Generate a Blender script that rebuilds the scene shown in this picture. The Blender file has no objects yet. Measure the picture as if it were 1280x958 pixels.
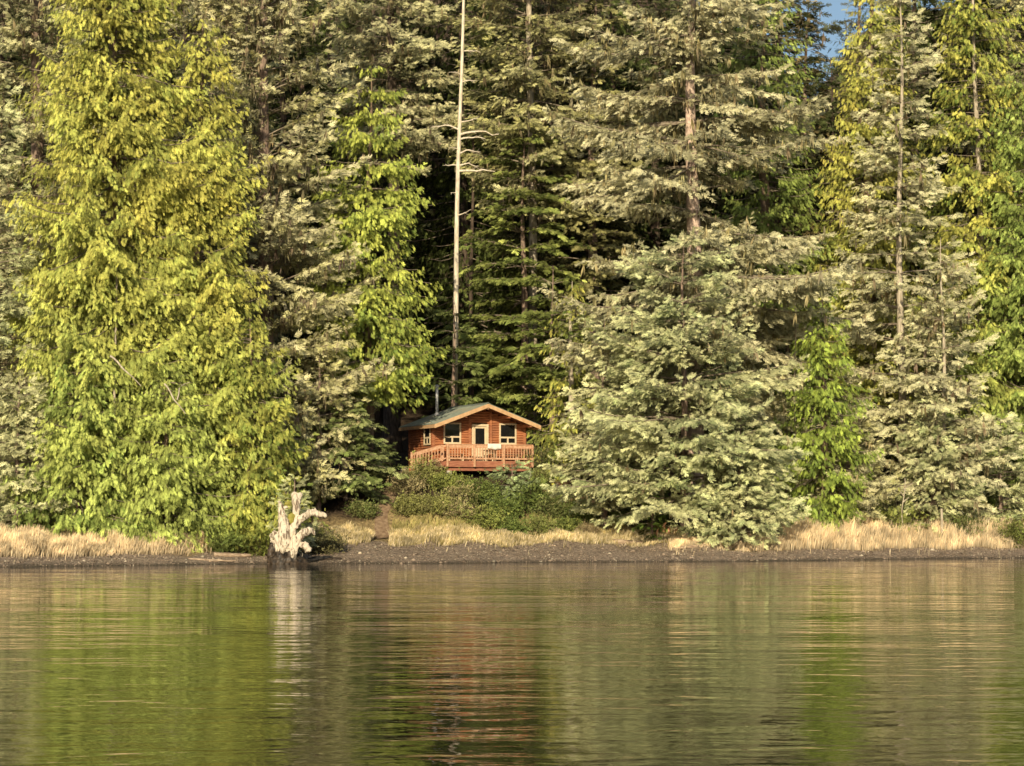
import bpy, bmesh, math, random
import numpy as np
from mathutils import Vector, Matrix

random.seed(7)
SE, SA = math.radians(21), math.radians(9)
SUN = Vector((-math.sin(SA) * math.cos(SE), -math.cos(SA) * math.cos(SE), math.sin(SE)))   # towards the sun
SC = bpy.context.scene
COL = SC.collection
PI = math.pi
F = 3000.0            # focal length in pixels of the 1280 px wide photograph
CAMZ = 2.75
HOR = 640.0           # row of the horizon

# ------------------------------------------------------------------ helpers
def W(px, D):
    return (px - 640.0) * D / F
def Z(py, D):
    return CAMZ + (HOR - py) * D / F

def shore(x):
    return .45 * np.sin(np.asarray(x) * .33) + .28 * np.sin(np.asarray(x) * .83 + 1) + .12 * np.sin(np.asarray(x) * 2.1) + np.interp(x, [-400, -60, -26, -12, 0, 10, 30, 70, 400], [60, 104, 120, 127, 130, 132.5, 143, 160, 260])

def ground(x, y):
    x = np.asarray(x, float); y = np.asarray(y, float)
    s = y - shore(x)
    a = np.interp(s, [-3000, -60, -15, 0, 7, 11.5, 14, 17.5, 24, 42, 60, 110, 140, 3000],
                  [-40, -9, -1.6, 0, .80, 1.4, 3.1, 4.75, 5.2, 7.2, 12, 58, 64, 66])
    b = np.interp(s, [-3000, -60, -15, 0, 3.5, 6, 12, 22, 42, 60, 110, 140, 3000],
                  [-40, -9, -1.6, 0, .42, .8, 1.5, 2.6, 6, 12, 58, 64, 66])
    hm = 1 - np.clip((s - 60) / 50, 0, 1) * .34 * np.exp(-((x - 31.5) / 8) ** 2)
    a = a * hm; b = b * hm
    w = np.clip(np.interp(x, [-14, -8.5, 4.5, 9.5], [0, 1, 1, 0]), 0, 1)
    z = a * w + b * (1 - w)
    z = z + np.clip((s - 1) / 8, 0, 1) * (0.12 * np.sin(x * .9 + y * .35) + 0.08 * np.sin(x * 2.1 - y * 1.3 + 1) )
    z = z + np.clip(1 - abs(s - 3) / 5, 0, 1) * 0.05 * np.sin(x * 1.3 + 2 * np.sin(y))
    return z
def G(x, y):
    return float(ground(x, y))

def link(o, parent=None):
    COL.objects.link(o)
    if parent is not None:
        o.parent = parent
    return o
def tag(o, label=None, cat=None, group=None, kind=None):
    if label: o['label'] = label
    if cat: o['category'] = cat
    if group: o['group'] = group
    if kind: o['kind'] = kind
    return o
def empty(name, loc, rz=0):
    o = bpy.data.objects.new(name, None); o.location = loc; o.rotation_euler = (0, 0, rz)
    o.empty_display_size = .3
    return link(o)

def mesh_np(name, V, Q, mat, C=None, parent=None, smooth=False):
    """one mesh object from numpy verts (n,3), quads (m,4), colours (n,3)"""
    me = bpy.data.meshes.new(name)
    n, m = len(V), len(Q)
    me.vertices.add(n); me.vertices.foreach_set('co', np.ascontiguousarray(V, dtype=np.float32).ravel())
    k = Q.shape[1]
    me.loops.add(m * k); me.loops.foreach_set('vertex_index', np.ascontiguousarray(Q, dtype=np.int32).ravel())
    me.polygons.add(m)
    me.polygons.foreach_set('loop_start', np.arange(0, m * k, k, dtype=np.int32))
    try: me.polygons.foreach_set('loop_total', np.full(m, k, dtype=np.int32))
    except Exception: pass
    if smooth:
        me.polygons.foreach_set('use_smooth', np.ones(m, dtype=bool))
    me.update(calc_edges=True)
    if C is not None:
        at = me.color_attributes.new('Col', 'FLOAT_COLOR', 'POINT')
        cc = np.ones((n, 4), np.float32); cc[:, :3] = C
        at.data.foreach_set('color', cc.ravel())
    me.materials.append(mat)
    return link(bpy.data.objects.new(name, me), parent)

# ---------------------------------------------------------------- materials
def newmat(name):
    m = bpy.data.materials.new(name); m.use_nodes = True
    nt = m.node_tree; nt.nodes.clear()
    out = nt.nodes.new('ShaderNodeOutputMaterial')
    return m, nt, out
def N(nt, t, **kw):
    n = nt.nodes.new(t)
    for k, v in kw.items():
        if hasattr(n, k): setattr(n, k, v)
        else: n.inputs[k.replace('_', ' ')].default_value = v
    return n

def foliage_mat(name, trans=.16, rough=.7, spec=.10):
    m, nt, out = newmat(name)
    a = N(nt, 'ShaderNodeAttribute', attribute_name='Col')
    tc = N(nt, 'ShaderNodeTexCoord')
    no = N(nt, 'ShaderNodeTexNoise'); no.inputs['Scale'].default_value = 1.1; no.inputs['Detail'].default_value = 3
    nt.links.new(tc.outputs['Object'], no.inputs['Vector'])
    mr = N(nt, 'ShaderNodeMapRange'); mr.inputs['To Min'].default_value = .5; mr.inputs['To Max'].default_value = 1.42
    mr.inputs['From Min'].default_value = .3; mr.inputs['From Max'].default_value = .7
    nt.links.new(no.outputs['Fac'], mr.inputs['Value'])
    mul = N(nt, 'ShaderNodeVectorMath', operation='SCALE')
    nt.links.new(a.outputs['Color'], mul.inputs[0]); nt.links.new(mr.outputs['Result'], mul.inputs['Scale'])
    p = N(nt, 'ShaderNodeBsdfPrincipled'); p.inputs['Roughness'].default_value = rough
    p.inputs['Specular IOR Level'].default_value = spec
    nt.links.new(mul.outputs[0], p.inputs['Base Color'])
    t = N(nt, 'ShaderNodeBsdfTranslucent')
    nt.links.new(mul.outputs[0], t.inputs['Color'])
    mx = N(nt, 'ShaderNodeMixShader'); mx.inputs[0].default_value = trans
    nt.links.new(p.outputs[0], mx.inputs[1]); nt.links.new(t.outputs[0], mx.inputs[2])
    nt.links.new(mx.outputs[0], out.inputs[0])
    return m

def surf_mat(name, c1, c2, scale=(1, 1, 1), nscale=4, rough=.8, bump=.3, bdist=.02, detail=5, spec=.3, coord='Object', lo=.35, hi=.65, c3=None):
    m, nt, out = newmat(name)
    tc = N(nt, 'ShaderNodeTexCoord'); mp = N(nt, 'ShaderNodeMapping'); mp.inputs['Scale'].default_value = scale
    nt.links.new(tc.outputs[coord], mp.inputs['Vector'])
    no = N(nt, 'ShaderNodeTexNoise'); no.inputs['Scale'].default_value = nscale; no.inputs['Detail'].default_value = detail
    nt.links.new(mp.outputs[0], no.inputs['Vector'])
    cr = N(nt, 'ShaderNodeValToRGB')
    cr.color_ramp.elements[0].position = lo; cr.color_ramp.elements[0].color = (*c1, 1)
    cr.color_ramp.elements[1].position = hi; cr.color_ramp.elements[1].color = (*c2, 1)
    nt.links.new(no.outputs['Fac'], cr.inputs['Fac'])
    p = N(nt, 'ShaderNodeBsdfPrincipled'); p.inputs['Roughness'].default_value = rough
    p.inputs['Specular IOR Level'].default_value = spec
    colout = cr.outputs['Color']
    if c3 is not None:
        n2 = N(nt, 'ShaderNodeTexNoise'); n2.inputs['Scale'].default_value = nscale * .27; n2.inputs['Detail'].default_value = 3
        nt.links.new(tc.outputs[coord], n2.inputs['Vector'])
        r2 = N(nt, 'ShaderNodeMapRange'); r2.inputs['From Min'].default_value = .45; r2.inputs['From Max'].default_value = .68
        nt.links.new(n2.outputs['Fac'], r2.inputs['Value'])
        mx = N(nt, 'ShaderNodeMix', data_type='RGBA')
        nt.links.new(r2.outputs[0], mx.inputs[0]); nt.links.new(colout, mx.inputs[6]); mx.inputs[7].default_value = (*c3, 1)
        colout = mx.outputs[2]
    nt.links.new(colout, p.inputs['Base Color'])
    b = N(nt, 'ShaderNodeBump'); b.inputs['Strength'].default_value = bump; b.inputs['Distance'].default_value = bdist
    nt.links.new(no.outputs['Fac'], b.inputs['Height']); nt.links.new(b.outputs[0], p.inputs['Normal'])
    nt.links.new(p.outputs[0], out.inputs[0])
    return m

M = {}
M['leaf'] = foliage_mat('foliage')
M['moss'] = foliage_mat('hanging_lichen', trans=.35, rough=.9, spec=.05)
M['grass'] = foliage_mat('dry_grass', trans=.42, rough=.8, spec=.1)
M['bark_spruce'] = surf_mat('bark_spruce', (.13, .09, .07), (.36, .26, .20), (1, 1, .35), 9, .9, .8, .04)
M['bark_limb'] = surf_mat('bark_limb', (.16, .12, .09), (.36, .30, .22), (1, 1, 1), 5, .9, .4, .02)
M['bark_bleach'] = surf_mat('bark_bleach', (.55, .46, .34), (.86, .76, .60), (1, 1, .2), 10, .85, .5, .02)
M['bark_pale'] = surf_mat('bark_bleached', (.34, .28, .20), (.60, .52, .40), (1, 1, .2), 10, .85, .5, .02)
M['bark_cedar'] = surf_mat('bark_cedar', (.14, .09, .06), (.30, .22, .15), (2, 2, .15), 9, .9, .8, .03)
M['bark_dark'] = surf_mat('bark_dark', (.05, .035, .025), (.13, .095, .07), (1, 1, .3), 8, .95, .6, .03)

M['bark_giant'] = surf_mat('bark_pink_scaly', (.40, .28, .22), (.76, .58, .46), (1, 1, .6), 7, .9, .8, .05)

def ground_mat():
    m, nt, out = newmat('ground_soil')
    a = N(nt, 'ShaderNodeAttribute', attribute_name='Col')
    tc = N(nt, 'ShaderNodeTexCoord')
    no = N(nt, 'ShaderNodeTexNoise'); no.inputs['Scale'].default_value = 5; no.inputs['Detail'].default_value = 8; no.inputs['Roughness'].default_value = .7
    nt.links.new(tc.outputs['Object'], no.inputs['Vector'])
    vo = N(nt, 'ShaderNodeTexVoronoi'); vo.inputs['Scale'].default_value = 9
    nt.links.new(tc.outputs['Object'], vo.inputs['Vector'])
    mr = N(nt, 'ShaderNodeMapRange'); mr.inputs['From Min'].default_value = .3; mr.inputs['From Max'].default_value = .7
    mr.inputs['To Min'].default_value = .45; mr.inputs['To Max'].default_value = 1.6
    nt.links.new(no.outputs['Fac'], mr.inputs['Value'])
    sp = N(nt, 'ShaderNodeSeparateColor'); nt.links.new(vo.outputs['Color'], sp.inputs[0])
    m2 = N(nt, 'ShaderNodeMapRange'); m2.inputs['To Min'].default_value = .7; m2.inputs['To Max'].default_value = 1.4
    nt.links.new(sp.outputs[0], m2.inputs['Value'])
    mm = N(nt, 'ShaderNodeMath', operation='MULTIPLY'); nt.links.new(mr.outputs[0], mm.inputs[0]); nt.links.new(m2.outputs[0], mm.inputs[1])
    mul = N(nt, 'ShaderNodeVectorMath', operation='SCALE')
    nt.links.new(a.outputs['Color'], mul.inputs[0]); nt.links.new(mm.outputs[0], mul.inputs['Scale'])
    p = N(nt, 'ShaderNodeBsdfPrincipled'); p.inputs['Roughness'].default_value = .85; p.inputs['Specular IOR Level'].default_value = .3
    nt.links.new(mul.outputs[0], p.inputs['Base Color'])
    b = N(nt, 'ShaderNodeBump'); b.inputs['Strength'].default_value = .8; b.inputs['Distance'].default_value = .12
    nt.links.new(mm.outputs[0], b.inputs['Height']); nt.links.new(b.outputs[0], p.inputs['Normal'])
    nt.links.new(p.outputs[0], out.inputs[0])
    return m
M['ground'] = ground_mat()

def water_mat():
    m, nt, out = newmat('sea_water')
    tc = N(nt, 'ShaderNodeTexCoord')
    hs = []
    for (sx, sy, sc, amp, det) in ((.12, .32, 1.0, .060, 1), (.8, 1.4, 1.0, .027, 1), (2.6, 4.2, 1.0, .0052, 2)):
        mp = N(nt, 'ShaderNodeMapping'); mp.inputs['Scale'].default_value = (sx, sy, 1); mp.inputs['Rotation'].default_value = (0, 0, .05)
        nt.links.new(tc.outputs['Object'], mp.inputs['Vector'])
        no = N(nt, 'ShaderNodeTexNoise'); no.inputs['Scale'].default_value = sc; no.inputs['Detail'].default_value = det; no.inputs['Roughness'].default_value = .5
        no.inputs['Distortion'].default_value = .4
        nt.links.new(mp.outputs[0], no.inputs['Vector'])
        mu = N(nt, 'ShaderNodeMath', operation='MULTIPLY'); mu.inputs[1].default_value = amp
        nt.links.new(no.outputs['Fac'], mu.inputs[0]); hs.append(mu)
    # calmer and rougher patches
    pn = N(nt, 'ShaderNodeTexNoise'); pn.inputs['Scale'].default_value = 1.0
    mpp = N(nt, 'ShaderNodeMapping'); mpp.inputs['Scale'].default_value = (.02, .07, 1)
    nt.links.new(tc.outputs['Object'], mpp.inputs['Vector']); nt.links.new(mpp.outputs[0], pn.inputs['Vector'])
    pr = N(nt, 'ShaderNodeMapRange'); pr.inputs['From Min'].default_value = .35; pr.inputs['From Max'].default_value = .65
    pr.inputs['To Min'].default_value = .45; pr.inputs['To Max'].default_value = 1.25
    nt.links.new(pn.outputs['Fac'], pr.inputs['Value'])
    a1 = N(nt, 'ShaderNodeMath', operation='ADD'); a2 = N(nt, 'ShaderNodeMath', operation='ADD'); a3 = N(nt, 'ShaderNodeMath', operation='MULTIPLY')
    nt.links.new(hs[0].outputs[0], a1.inputs[0]); nt.links.new(hs[1].outputs[0], a1.inputs[1])
    nt.links.new(a1.outputs[0], a2.inputs[0]); nt.links.new(hs[2].outputs[0], a2.inputs[1])
    nt.links.new(a2.outputs[0], a3.inputs[0]); nt.links.new(pr.outputs[0], a3.inputs[1])
    b = N(nt, 'ShaderNodeBump'); b.inputs['Strength'].default_value = 1; b.inputs['Distance'].default_value = 1.0
    nt.links.new(a3.outputs[0], b.inputs['Height'])
    p = N(nt, 'ShaderNodeBsdfPrincipled')
    p.inputs['Base Color'].default_value = (.007, .010, .005, 1); p.inputs['Roughness'].default_value = .03; p.inputs['IOR'].default_value = 1.23
    nt.links.new(b.outputs[0], p.inputs['Normal']); nt.links.new(p.outputs[0], out.inputs[0])
    return m
M['water'] = water_mat()

# ----------------------------------------------------------- foliage engine
def kite(b, d, n, L, w, bend=0.0):
    """one leaf-shaped quad from b along d, broad at 45%"""
    b = np.array(b, float); d = np.array(d, float); d /= np.linalg.norm(d); n = np.array(n, float)
    s = np.cross(d, n); s /= (np.linalg.norm(s) + 1e-9)
    up = np.cross(s, d)
    return [b, b + d * L * .45 + s * w * .5 + up * bend * L, b + d * L - up * bend * L, b + d * L * .45 - s * w * .5 + up * bend * L]

def tmpl(kind, rng):
    V, T = [], []
    def add(q, t0, t1):
        V.extend(q); T.extend([t0, (t0 + t1) / 2, t1, (t0 + t1) / 2])
    if kind == 'cedar':          # drooping fan of scale leaves
        add(kite((0, 0, 0), (1, 0, 0), (0, 0, 1), 1.0, .09, .04), .7, 1.1)
        for k in range(10):
            x = .0 + .085 * k + rng.uniform(-.03, .03); s = 1 if k % 2 else -1
            L = (.52 - .038 * k) * rng.uniform(.7, 1.3)
            add(kite((x, s * rng.uniform(0, .06), 0), (1, s * rng.uniform(.2, .62), rng.uniform(-.3, .2)), (rng.uniform(-.5, .5), rng.uniform(-.5, .5), 1), L, .075, .03), .5, 1.3)
    elif kind == 'spruce':       # bottle-brush twig with side twigs
        add(kite((0, 0, 0), (1, 0, 0), (0, rng.uniform(-.4, .4), 1), 1.0, .11, 0), .6, 1.25)
        for k in range(10):
            x = .02 + .09 * k + rng.uniform(-.03, .03); s = 1 if k % 2 else -1
            L = (.50 - .033 * k) * rng.uniform(.7, 1.2)
            add(kite((x, 0, 0), (1, s * rng.uniform(.5, 1.0), rng.uniform(-.35, .4)), (rng.uniform(-.5, .5), rng.uniform(-.5, .5), 1), L, .085, 0), .5, 1.28)
    elif kind == 'hemlock':
        add(kite((0, 0, 0), (1, 0, 0), (0, 0, 1), 1.0, .14, .05), .7, 1.15)
        for k in range(8):
            x = .03 + .11 * k; s = 1 if k % 2 else -1
            L = (.55 - .05 * k) * rng.uniform(.8, 1.15)
            add(kite((x, 0, 0), (1, s * rng.uniform(.6, .9), rng.uniform(-.3, .1)), (rng.uniform(-.4, .4), rng.uniform(-.4, .4), 1), L, .13, .05), .65, 1.25)
    elif kind == 'moss':
        for k in range(4):
            add(kite((rng.uniform(-.15, .15), rng.uniform(-.15, .15), 0), (1, rng.uniform(-.15, .15), rng.uniform(-.15, .15)), (rng.uniform(-1, 1), rng.uniform(-1, 1), .3), rng.uniform(.5, 1.1), .15, 0), 1.1, .8)
    elif kind == 'leaf':         # broad-leaved twig
        for k in range(6):
            a = rng.uniform(0, 6.28)
            add(kite((.14 * k, 0, 0), (rng.uniform(.2, 1), math.cos(a), math.sin(a)), (rng.uniform(-1, 1), rng.uniform(-1, 1), 1), rng.uniform(.3, .5), .24, .05), .8, 1.15)
    elif kind == 'twig':
        add(kite((0, 0, 0), (1, 0, 0), (0, 0, 1), 1.0, .035, .02), .9, 1.0)
        for k in range(3):
            add(kite((.25 + .2 * k, 0, 0), (1, rng.uniform(-.8, .8), rng.uniform(-.8, .8)), (0, rng.uniform(-1, 1), 1), .5, .03, 0), .9, 1.0)
    return np.array(V), np.array(T)
_trng = random.Random(3)
TM = {k: [tmpl(k, _trng) for _ in range(5)] for k in ('cedar', 'spruce', 'hemlock', 'moss', 'leaf', 'twig')}

def sprigs(kind, P, D, U, S, C, rs):
    """place one template of `kind` at each of P; returns verts, quads, colours"""
    Vs, Cs = [], []
    D = D / (np.linalg.norm(D, axis=1, keepdims=True) + 1e-9)
    Y = np.cross(U, D); Y /= (np.linalg.norm(Y, axis=1, keepdims=True) + 1e-9)
    Zv = np.cross(D, Y)
    idx = rs.integers(0, 5, len(P))
    for k in range(5):
        m = idx == k
        if not m.any(): continue
        tv, tt = TM[kind][k]
        v = P[m][:, None, :] + S[m][:, None, None] * (tv[None, :, 0:1] * D[m][:, None, :] + tv[None, :, 1:2] * Y[m][:, None, :] + tv[None, :, 2:3] * Zv[m][:, None, :])
        c = C[m][:, None, :] * tt[None, :, None]
        Vs.append(v.reshape(-1, 3)); Cs.append(c.reshape(-1, 3))
    V = np.concatenate(Vs); Cc = np.concatenate(Cs)
    Q = np.arange(len(V)).reshape(-1, 4)
    return V, Q, Cc

def tube_np(paths, radii, sides=5):
    """paths (b,k,3), radii (b,k) -> open tubes, vectorised"""
    b, k, _ = paths.shape
    T = np.gradient(paths, axis=1); T /= (np.linalg.norm(T, axis=2, keepdims=True) + 1e-9)
    ref = np.where(abs(T[..., 2:3]) > .9, np.array([1., 0, 0]), np.array([0, 0, 1.]))
    A = np.cross(T, ref); A /= (np.linalg.norm(A, axis=2, keepdims=True) + 1e-9)
    B = np.cross(T, A)
    th = np.arange(sides) / sides * 2 * PI
    V = paths[:, :, None, :] + radii[:, :, None, None] * (np.cos(th)[None, None, :, None] * A[:, :, None, :] + np.sin(th)[None, None, :, None] * B[:, :, None, :])
    V = V.reshape(-1, 3)
    i = np.arange(b)[:, None, None] * k * sides; j = np.arange(k - 1)[None, :, None] * sides; s = np.arange(sides)[None, None, :]
    s2 = (s + 1) % sides
    q = np.stack([i + j + s + 0 * s, i + j + s2, i + j + sides + s2, i + j + sides + s], -1).reshape(-1, 4)
    return V, q

PM = 2.3; NQ = 0
SPEC = {
    #          slope  bow   droop  hang   bough width, sprig size, station, sprig spacing, tip
    'spruce':  dict(a=.02, b=-.22, c=.20, hang=.50, wf=.42, s=.58, st=.27, sp=.29, jit=.26),
    'cedar':   dict(a=-.10, b=-.45, c=.38, hang=2.2, wf=.40, s=.42, st=.215, sp=.215, jit=.26),
    'hemlock': dict(a=.10, b=-.30, c=.02, hang=.30, wf=.50, s=.52, st=.27, sp=.29, jit=.16),
}

def build_tree(seed, sp, H, R, h0=.5, c1=(.1, .1, .05), c2=None, prof=.75, per_m=5.0, dens=1.0, moss=0.0, trunk_r=None,
               sway=0.0, back=.5, size=1.0, bark='bark_spruce', patch=0.0, asc=0.0, top_green=None, whorl=.0, minr=.25, dead=.0,
               mosscol=(.30, .25, .14), wide=1.0, bare=(0, 0), lenj=.33, skewx=0.0, blank=None):
    """returns dict of mesh data arrays for trunk, crown, moss in local coords (origin at trunk base)"""
    rs = np.random.default_rng(seed)
    P0 = SPEC[sp]
    c1 = np.array(c1); c2 = np.array(c2 if c2 is not None else c1 * .7)
    trunk_r = trunk_r or (.012 * H + .05)
    ph = rs.uniform(0, 6.28, 2)
    def tx(h):
        u = h / H
        return np.stack([sway * u * u + .22 * np.sin(u * 9 + ph[0]) * u * H * .03, .08 * np.sin(u * 6 + ph[1]) * u * H * .02], -1)
    per_m = per_m * (PM if sp == 'cedar' else 2.0); nb = int((H - h0) * per_m)
    h = h0 + (H - h0) * (np.arange(nb) + rs.uniform(0, 1, nb)) / nb
    if whorl > 0:
        h = h + (np.round(h / whorl) * whorl - h) * .92
    h = np.minimum(h, H * .995)
    u = (h - h0) / (H - h0)
    az = rs.uniform(0, 2 * PI, nb)
    keepb = (np.sin(az) < .15) | (rs.uniform(0, 1, nb) < back)       # +y is away from the water
    h, u, az = h[keepb], u[keepb], az[keepb]; nb = len(h)
    L = R * np.power(1 - u, prof) * np.clip(.62 + u * 3.2, 0, 1) * (1 - rs.uniform(0, 1, nb) ** 1.6 * lenj * 1.7 + .1) + minr
    L = L * (1 + skewx * np.cos(az))
    # uneven crown: lumps
    L *= 1 + .16 * np.sin(h * 1.1 + az * 2 + ph[0]) + .10 * np.sin(h * 2.7 - az * 3 + ph[1])
    if blank is not None:                                            # thin the crown between two heights in front of the trunk
        inb = (h > blank[0]) & (h < blank[1]) & (np.sin(az) < -.35)
        L = np.where(inb & (rs.uniform(0, 1, nb) < .48), L * .12, L)
    a = P0['a'] + asc + rs.normal(0, .10, nb) + .35 * u
    b = P0['b'] + rs.normal(0, .05, nb); c = P0['c'] + rs.normal(0, .05, nb)
    waz = rs.normal(0, .18, nb)
    axy = tx(h)
    btone = rs.uniform(.68, 1.28, nb); bhue = rs.uniform(0, 1, nb)
    deadb = rs.uniform(0, 1, nb) < dead
    def curve(i, t):
        Li = L[i]; aa = az[i] + waz[i] * t
        r = Li * t
        z = h[i] + Li * (a[i] * t + b[i] * t ** 2 + c[i] * t ** 4)
        return np.stack([axy[i, 0] + r * np.cos(aa), axy[i, 1] + r * np.sin(aa), z], -1)
    # stations
    st = P0['st'] / math.sqrt(dens) * size
    ns = np.maximum(2, (L / st).astype(int))
    bi = np.repeat(np.arange(nb), ns)
    k = np.arange(len(bi)) - np.repeat(np.cumsum(ns) - ns, ns)
    t = (k + .7 + rs.uniform(-.3, .3, len(bi))) / ns[bi]
    t = np.clip(t, .04, 1.0)
    ok = rs.uniform(0, 1, len(bi)) < np.clip(-.05 + t * 1.9, .08, 1)
    ok &= ~(deadb[bi])
    bi, t = bi[ok], t[ok]
    Pm = curve(bi, t); Pn = curve(bi, np.clip(t + .05, 0, 1.05)); T = Pn - Pm
    T /= np.linalg.norm(T, axis=1, keepdims=True) + 1e-9
    aa = az[bi] + waz[bi] * t
    Sd = np.stack([-np.sin(aa), np.cos(aa), 0 * aa], -1)
    Ps, Ds, Ts, Bs, As = [], [], [], [], []
    for side in (-1, 1):
        env = P0['wf'] * wide * L[bi] * np.power(np.clip(1 - t, 0, 1), .75) * np.clip(t * 3.5, .3, 1) + .22 * size
        env *= rs.uniform(.55, 1.25, len(bi))
        Dt = T * .62 + side * Sd * .78
        Dt[:, 2] -= .22 * P0['hang'] * rs.uniform(.4, 1.6, len(bi))
        ne = np.maximum(1, (env / (P0['sp'] / math.sqrt(dens) * size)).astype(int))
        ne = np.minimum(ne, 9)
        ii = np.repeat(np.arange(len(bi)), ne)
        kk = np.arange(len(ii)) - np.repeat(np.cumsum(ne) - ne, ne)
        d = (kk + rs.uniform(.0, .8, len(ii))) / ne[ii] * env[ii]
        pos = Pm[ii] + Dt[ii] * d[:, None]
        pos[:, 2] -= P0['hang'] * .16 * d ** 2 + 0
        pos += rs.normal(0, .07 * size, pos.shape)
        dd = Dt[ii] * .75 + T[ii] * .35
        dd[:, 2] -= P0['hang'] * rs.uniform(.1, 1.15, len(ii))
        dd += rs.normal(0, P0['jit'], dd.shape)
        Ps.append(pos); Ds.append(dd); Ts.append(t[ii]); Bs.append(bi[ii]); As.append(d / (env[ii] + .01))
    # leader tips
    Pp = np.concatenate(Ps); Dd = np.concatenate(Ds); Tt = np.concatenate(Ts); Bb = np.concatenate(Bs); Aa = np.concatenate(As)
    n = len(Pp)
    rad = Pp - np.stack([np.interp(Pp[:, 2], [0, H], [0, sway]), 0 * Pp[:, 0], Pp[:, 2]], -1)
    rad /= np.linalg.norm(rad, axis=1, keepdims=True) + 1e-6
    ku = {'cedar': (.7, .1, .9), 'spruce': (.6, .35, .9), 'hemlock': (.4, .6, .7)}[sp]
    U = rad * ku[0] + np.array([0, 0, ku[1]]) + np.array(SUN) * ku[2] + rs.normal(0, .34, (n, 3))
    S = P0['s'] * size * rs.uniform(.5, 1.35, n) / (dens ** .25)
    mixv = np.clip(bhue[Bb] * .6 + rs.uniform(-.15, .55, n), 0, 1)[:, None]
    C = c1 * (1 - mixv) + c2 * mixv
    tone = {'cedar': 2.15, 'spruce': 2.75, 'hemlock': 1.75}[sp] * btone[Bb] * rs.uniform(.55, 1.35, n) * (.12 + .97 * np.clip(Tt * .9 + .3 * Aa, 0, 1))  # sprigs near the trunk darkened: the crown's inner shade put into the colour
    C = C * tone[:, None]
    if patch > 0:   # rusty / yellow patches
        pn = np.sin(Pp[:, 0] * 1.3 + ph[0]) * np.sin(Pp[:, 2] * .9 + Pp[:, 0] * .5 + ph[1]) + .3 * rs.normal(0, 1, n)
        f = (np.clip(pn - .35, 0, 1) * patch)[:, None]
        C = C * (1 - f) + np.array([.34, .26, .06]) * f * tone[:, None]
    if top_green is not None:  # colour drifts toward the foot of the tree
        f = np.clip(1 - (Pp[:, 2] - h0) / (H * .42), 0, 1)[:, None]
        C = C * (1 - f) + np.array(top_green) * tone[:, None] * f
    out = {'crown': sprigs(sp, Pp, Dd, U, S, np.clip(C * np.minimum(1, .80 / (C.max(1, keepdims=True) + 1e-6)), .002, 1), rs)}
    # moss
    if moss > 0:
        sel = rs.uniform(0, 1, len(bi)) < moss * np.clip(1.25 - abs(t - .55) * 1.3, .2, 1)
        pi = Pm[sel].copy(); q = len(pi)
        off = rs.normal(0, .14, (q, 3)) + Sd[sel] * rs.normal(0, .35, (q, 1)) * L[bi[sel]][:, None] * .18; pi += off
        dn = np.stack([rs.normal(0, .12, q), rs.normal(0, .12, q), -np.ones(q)], -1)
        uu = rs.normal(0, 1, (q, 3)); uu[:, 2] = 0
        ss = rs.uniform(.25, .85, q) * (.7 + .5 * (L[bi[sel]] > 2))
        cm = np.array(mosscol) * rs.uniform(.55, 1.35, (q, 1)); cm = np.clip(cm + rs.normal(0, .012, (q, 3)), .01, 1)
        mV, mQ, mC = sprigs('moss', pi, dn, uu, ss, cm, rs); cV, cQ, cC = out['crown']
        out['crown'] = (np.concatenate([cV, mV]), np.concatenate([cQ, mQ + len(cV)]), np.concatenate([cC, mC]))
    # trunk + limbs
    K = 22
    hh = np.linspace(-.4, H, K); xy = tx(np.clip(hh, 0, H))
    path = np.stack([xy[:, 0], xy[:, 1], hh], -1)[None]
    rr = trunk_r * np.power(np.clip(1 - hh / H, 0, 1), .8) + .015; rr[0:1] *= 1.35; rr[1] *= 1.08
    V1, Q1 = tube_np(path, rr[None], 12)
    sel = L > .8
    ib = np.where(sel)[0]
    tt = np.linspace(0, .9, 6)
    pth = np.stack([curve(ib, np.full(len(ib), x)) for x in tt], 1)
    rl = (.010 * L[ib] + .012)[:, None] * (1 - .8 * tt[None, :] ** .8)
    V2, Q2 = tube_np(pth, rl, 4)
    # dead snags on bare trunk
    out['trunk'] = (np.concatenate([V1, V2]), np.concatenate([Q1, Q2 + len(V1)]), M[bark]); out['nq'] = len(Q1)
    return out

def spawn_tree(name, label, cat, px, D, data, group=None, rz=0.0, zoff=0.0, trunk_name='trunk', s=1.0):
    x = W(px, D); z = G(x, D) - .05 + zoff
    root = empty(name, (x, D, z), rz); root.scale = (s, s, s)
    tag(root, label, cat, group)
    V, Q, m = data['trunk']; tr = mesh_np(trunk_name, V, Q, m, None, root, True)
    tr.data.materials.append(M['bark_limb']); mi = np.zeros(len(Q), np.int32); mi[data['nq']:] = 1
    tr.data.polygons.foreach_set('material_index', mi)
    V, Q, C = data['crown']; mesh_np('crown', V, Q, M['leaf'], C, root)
    return root

# palettes (base colours)
YC = (.46, .43, .10); YC2 = (.22, .25, .06)      # golden cedar
GC = (.29, .34, .09); GC2 = (.11, .155, .035)       # green cedar
SP = (.56, .525, .32); SP2 = (.24, .24, .125)        # grey-green sitka spruce
BS = (.50, .49, .265); BS2 = (.15, .175, .08)        # blue-green young spruce
OS = (.46, .43, .24); OS2 = (.24, .23, .09)        # olive brown spruce
HM = (.20, .22, .06); HM2 = (.10, .13, .035)    # dark hemlock
DK = (.06, .07, .025); DK2 = (.03, .04, .012)  # deep-forest greens, darkened to carry the canopy's shade in the colour

def HT(px, D, py):
    """height above local ground of a tree at px, D whose tip shows on row py"""
    x = W(px, D); return Z(py, D) - G(x, D)

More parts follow.
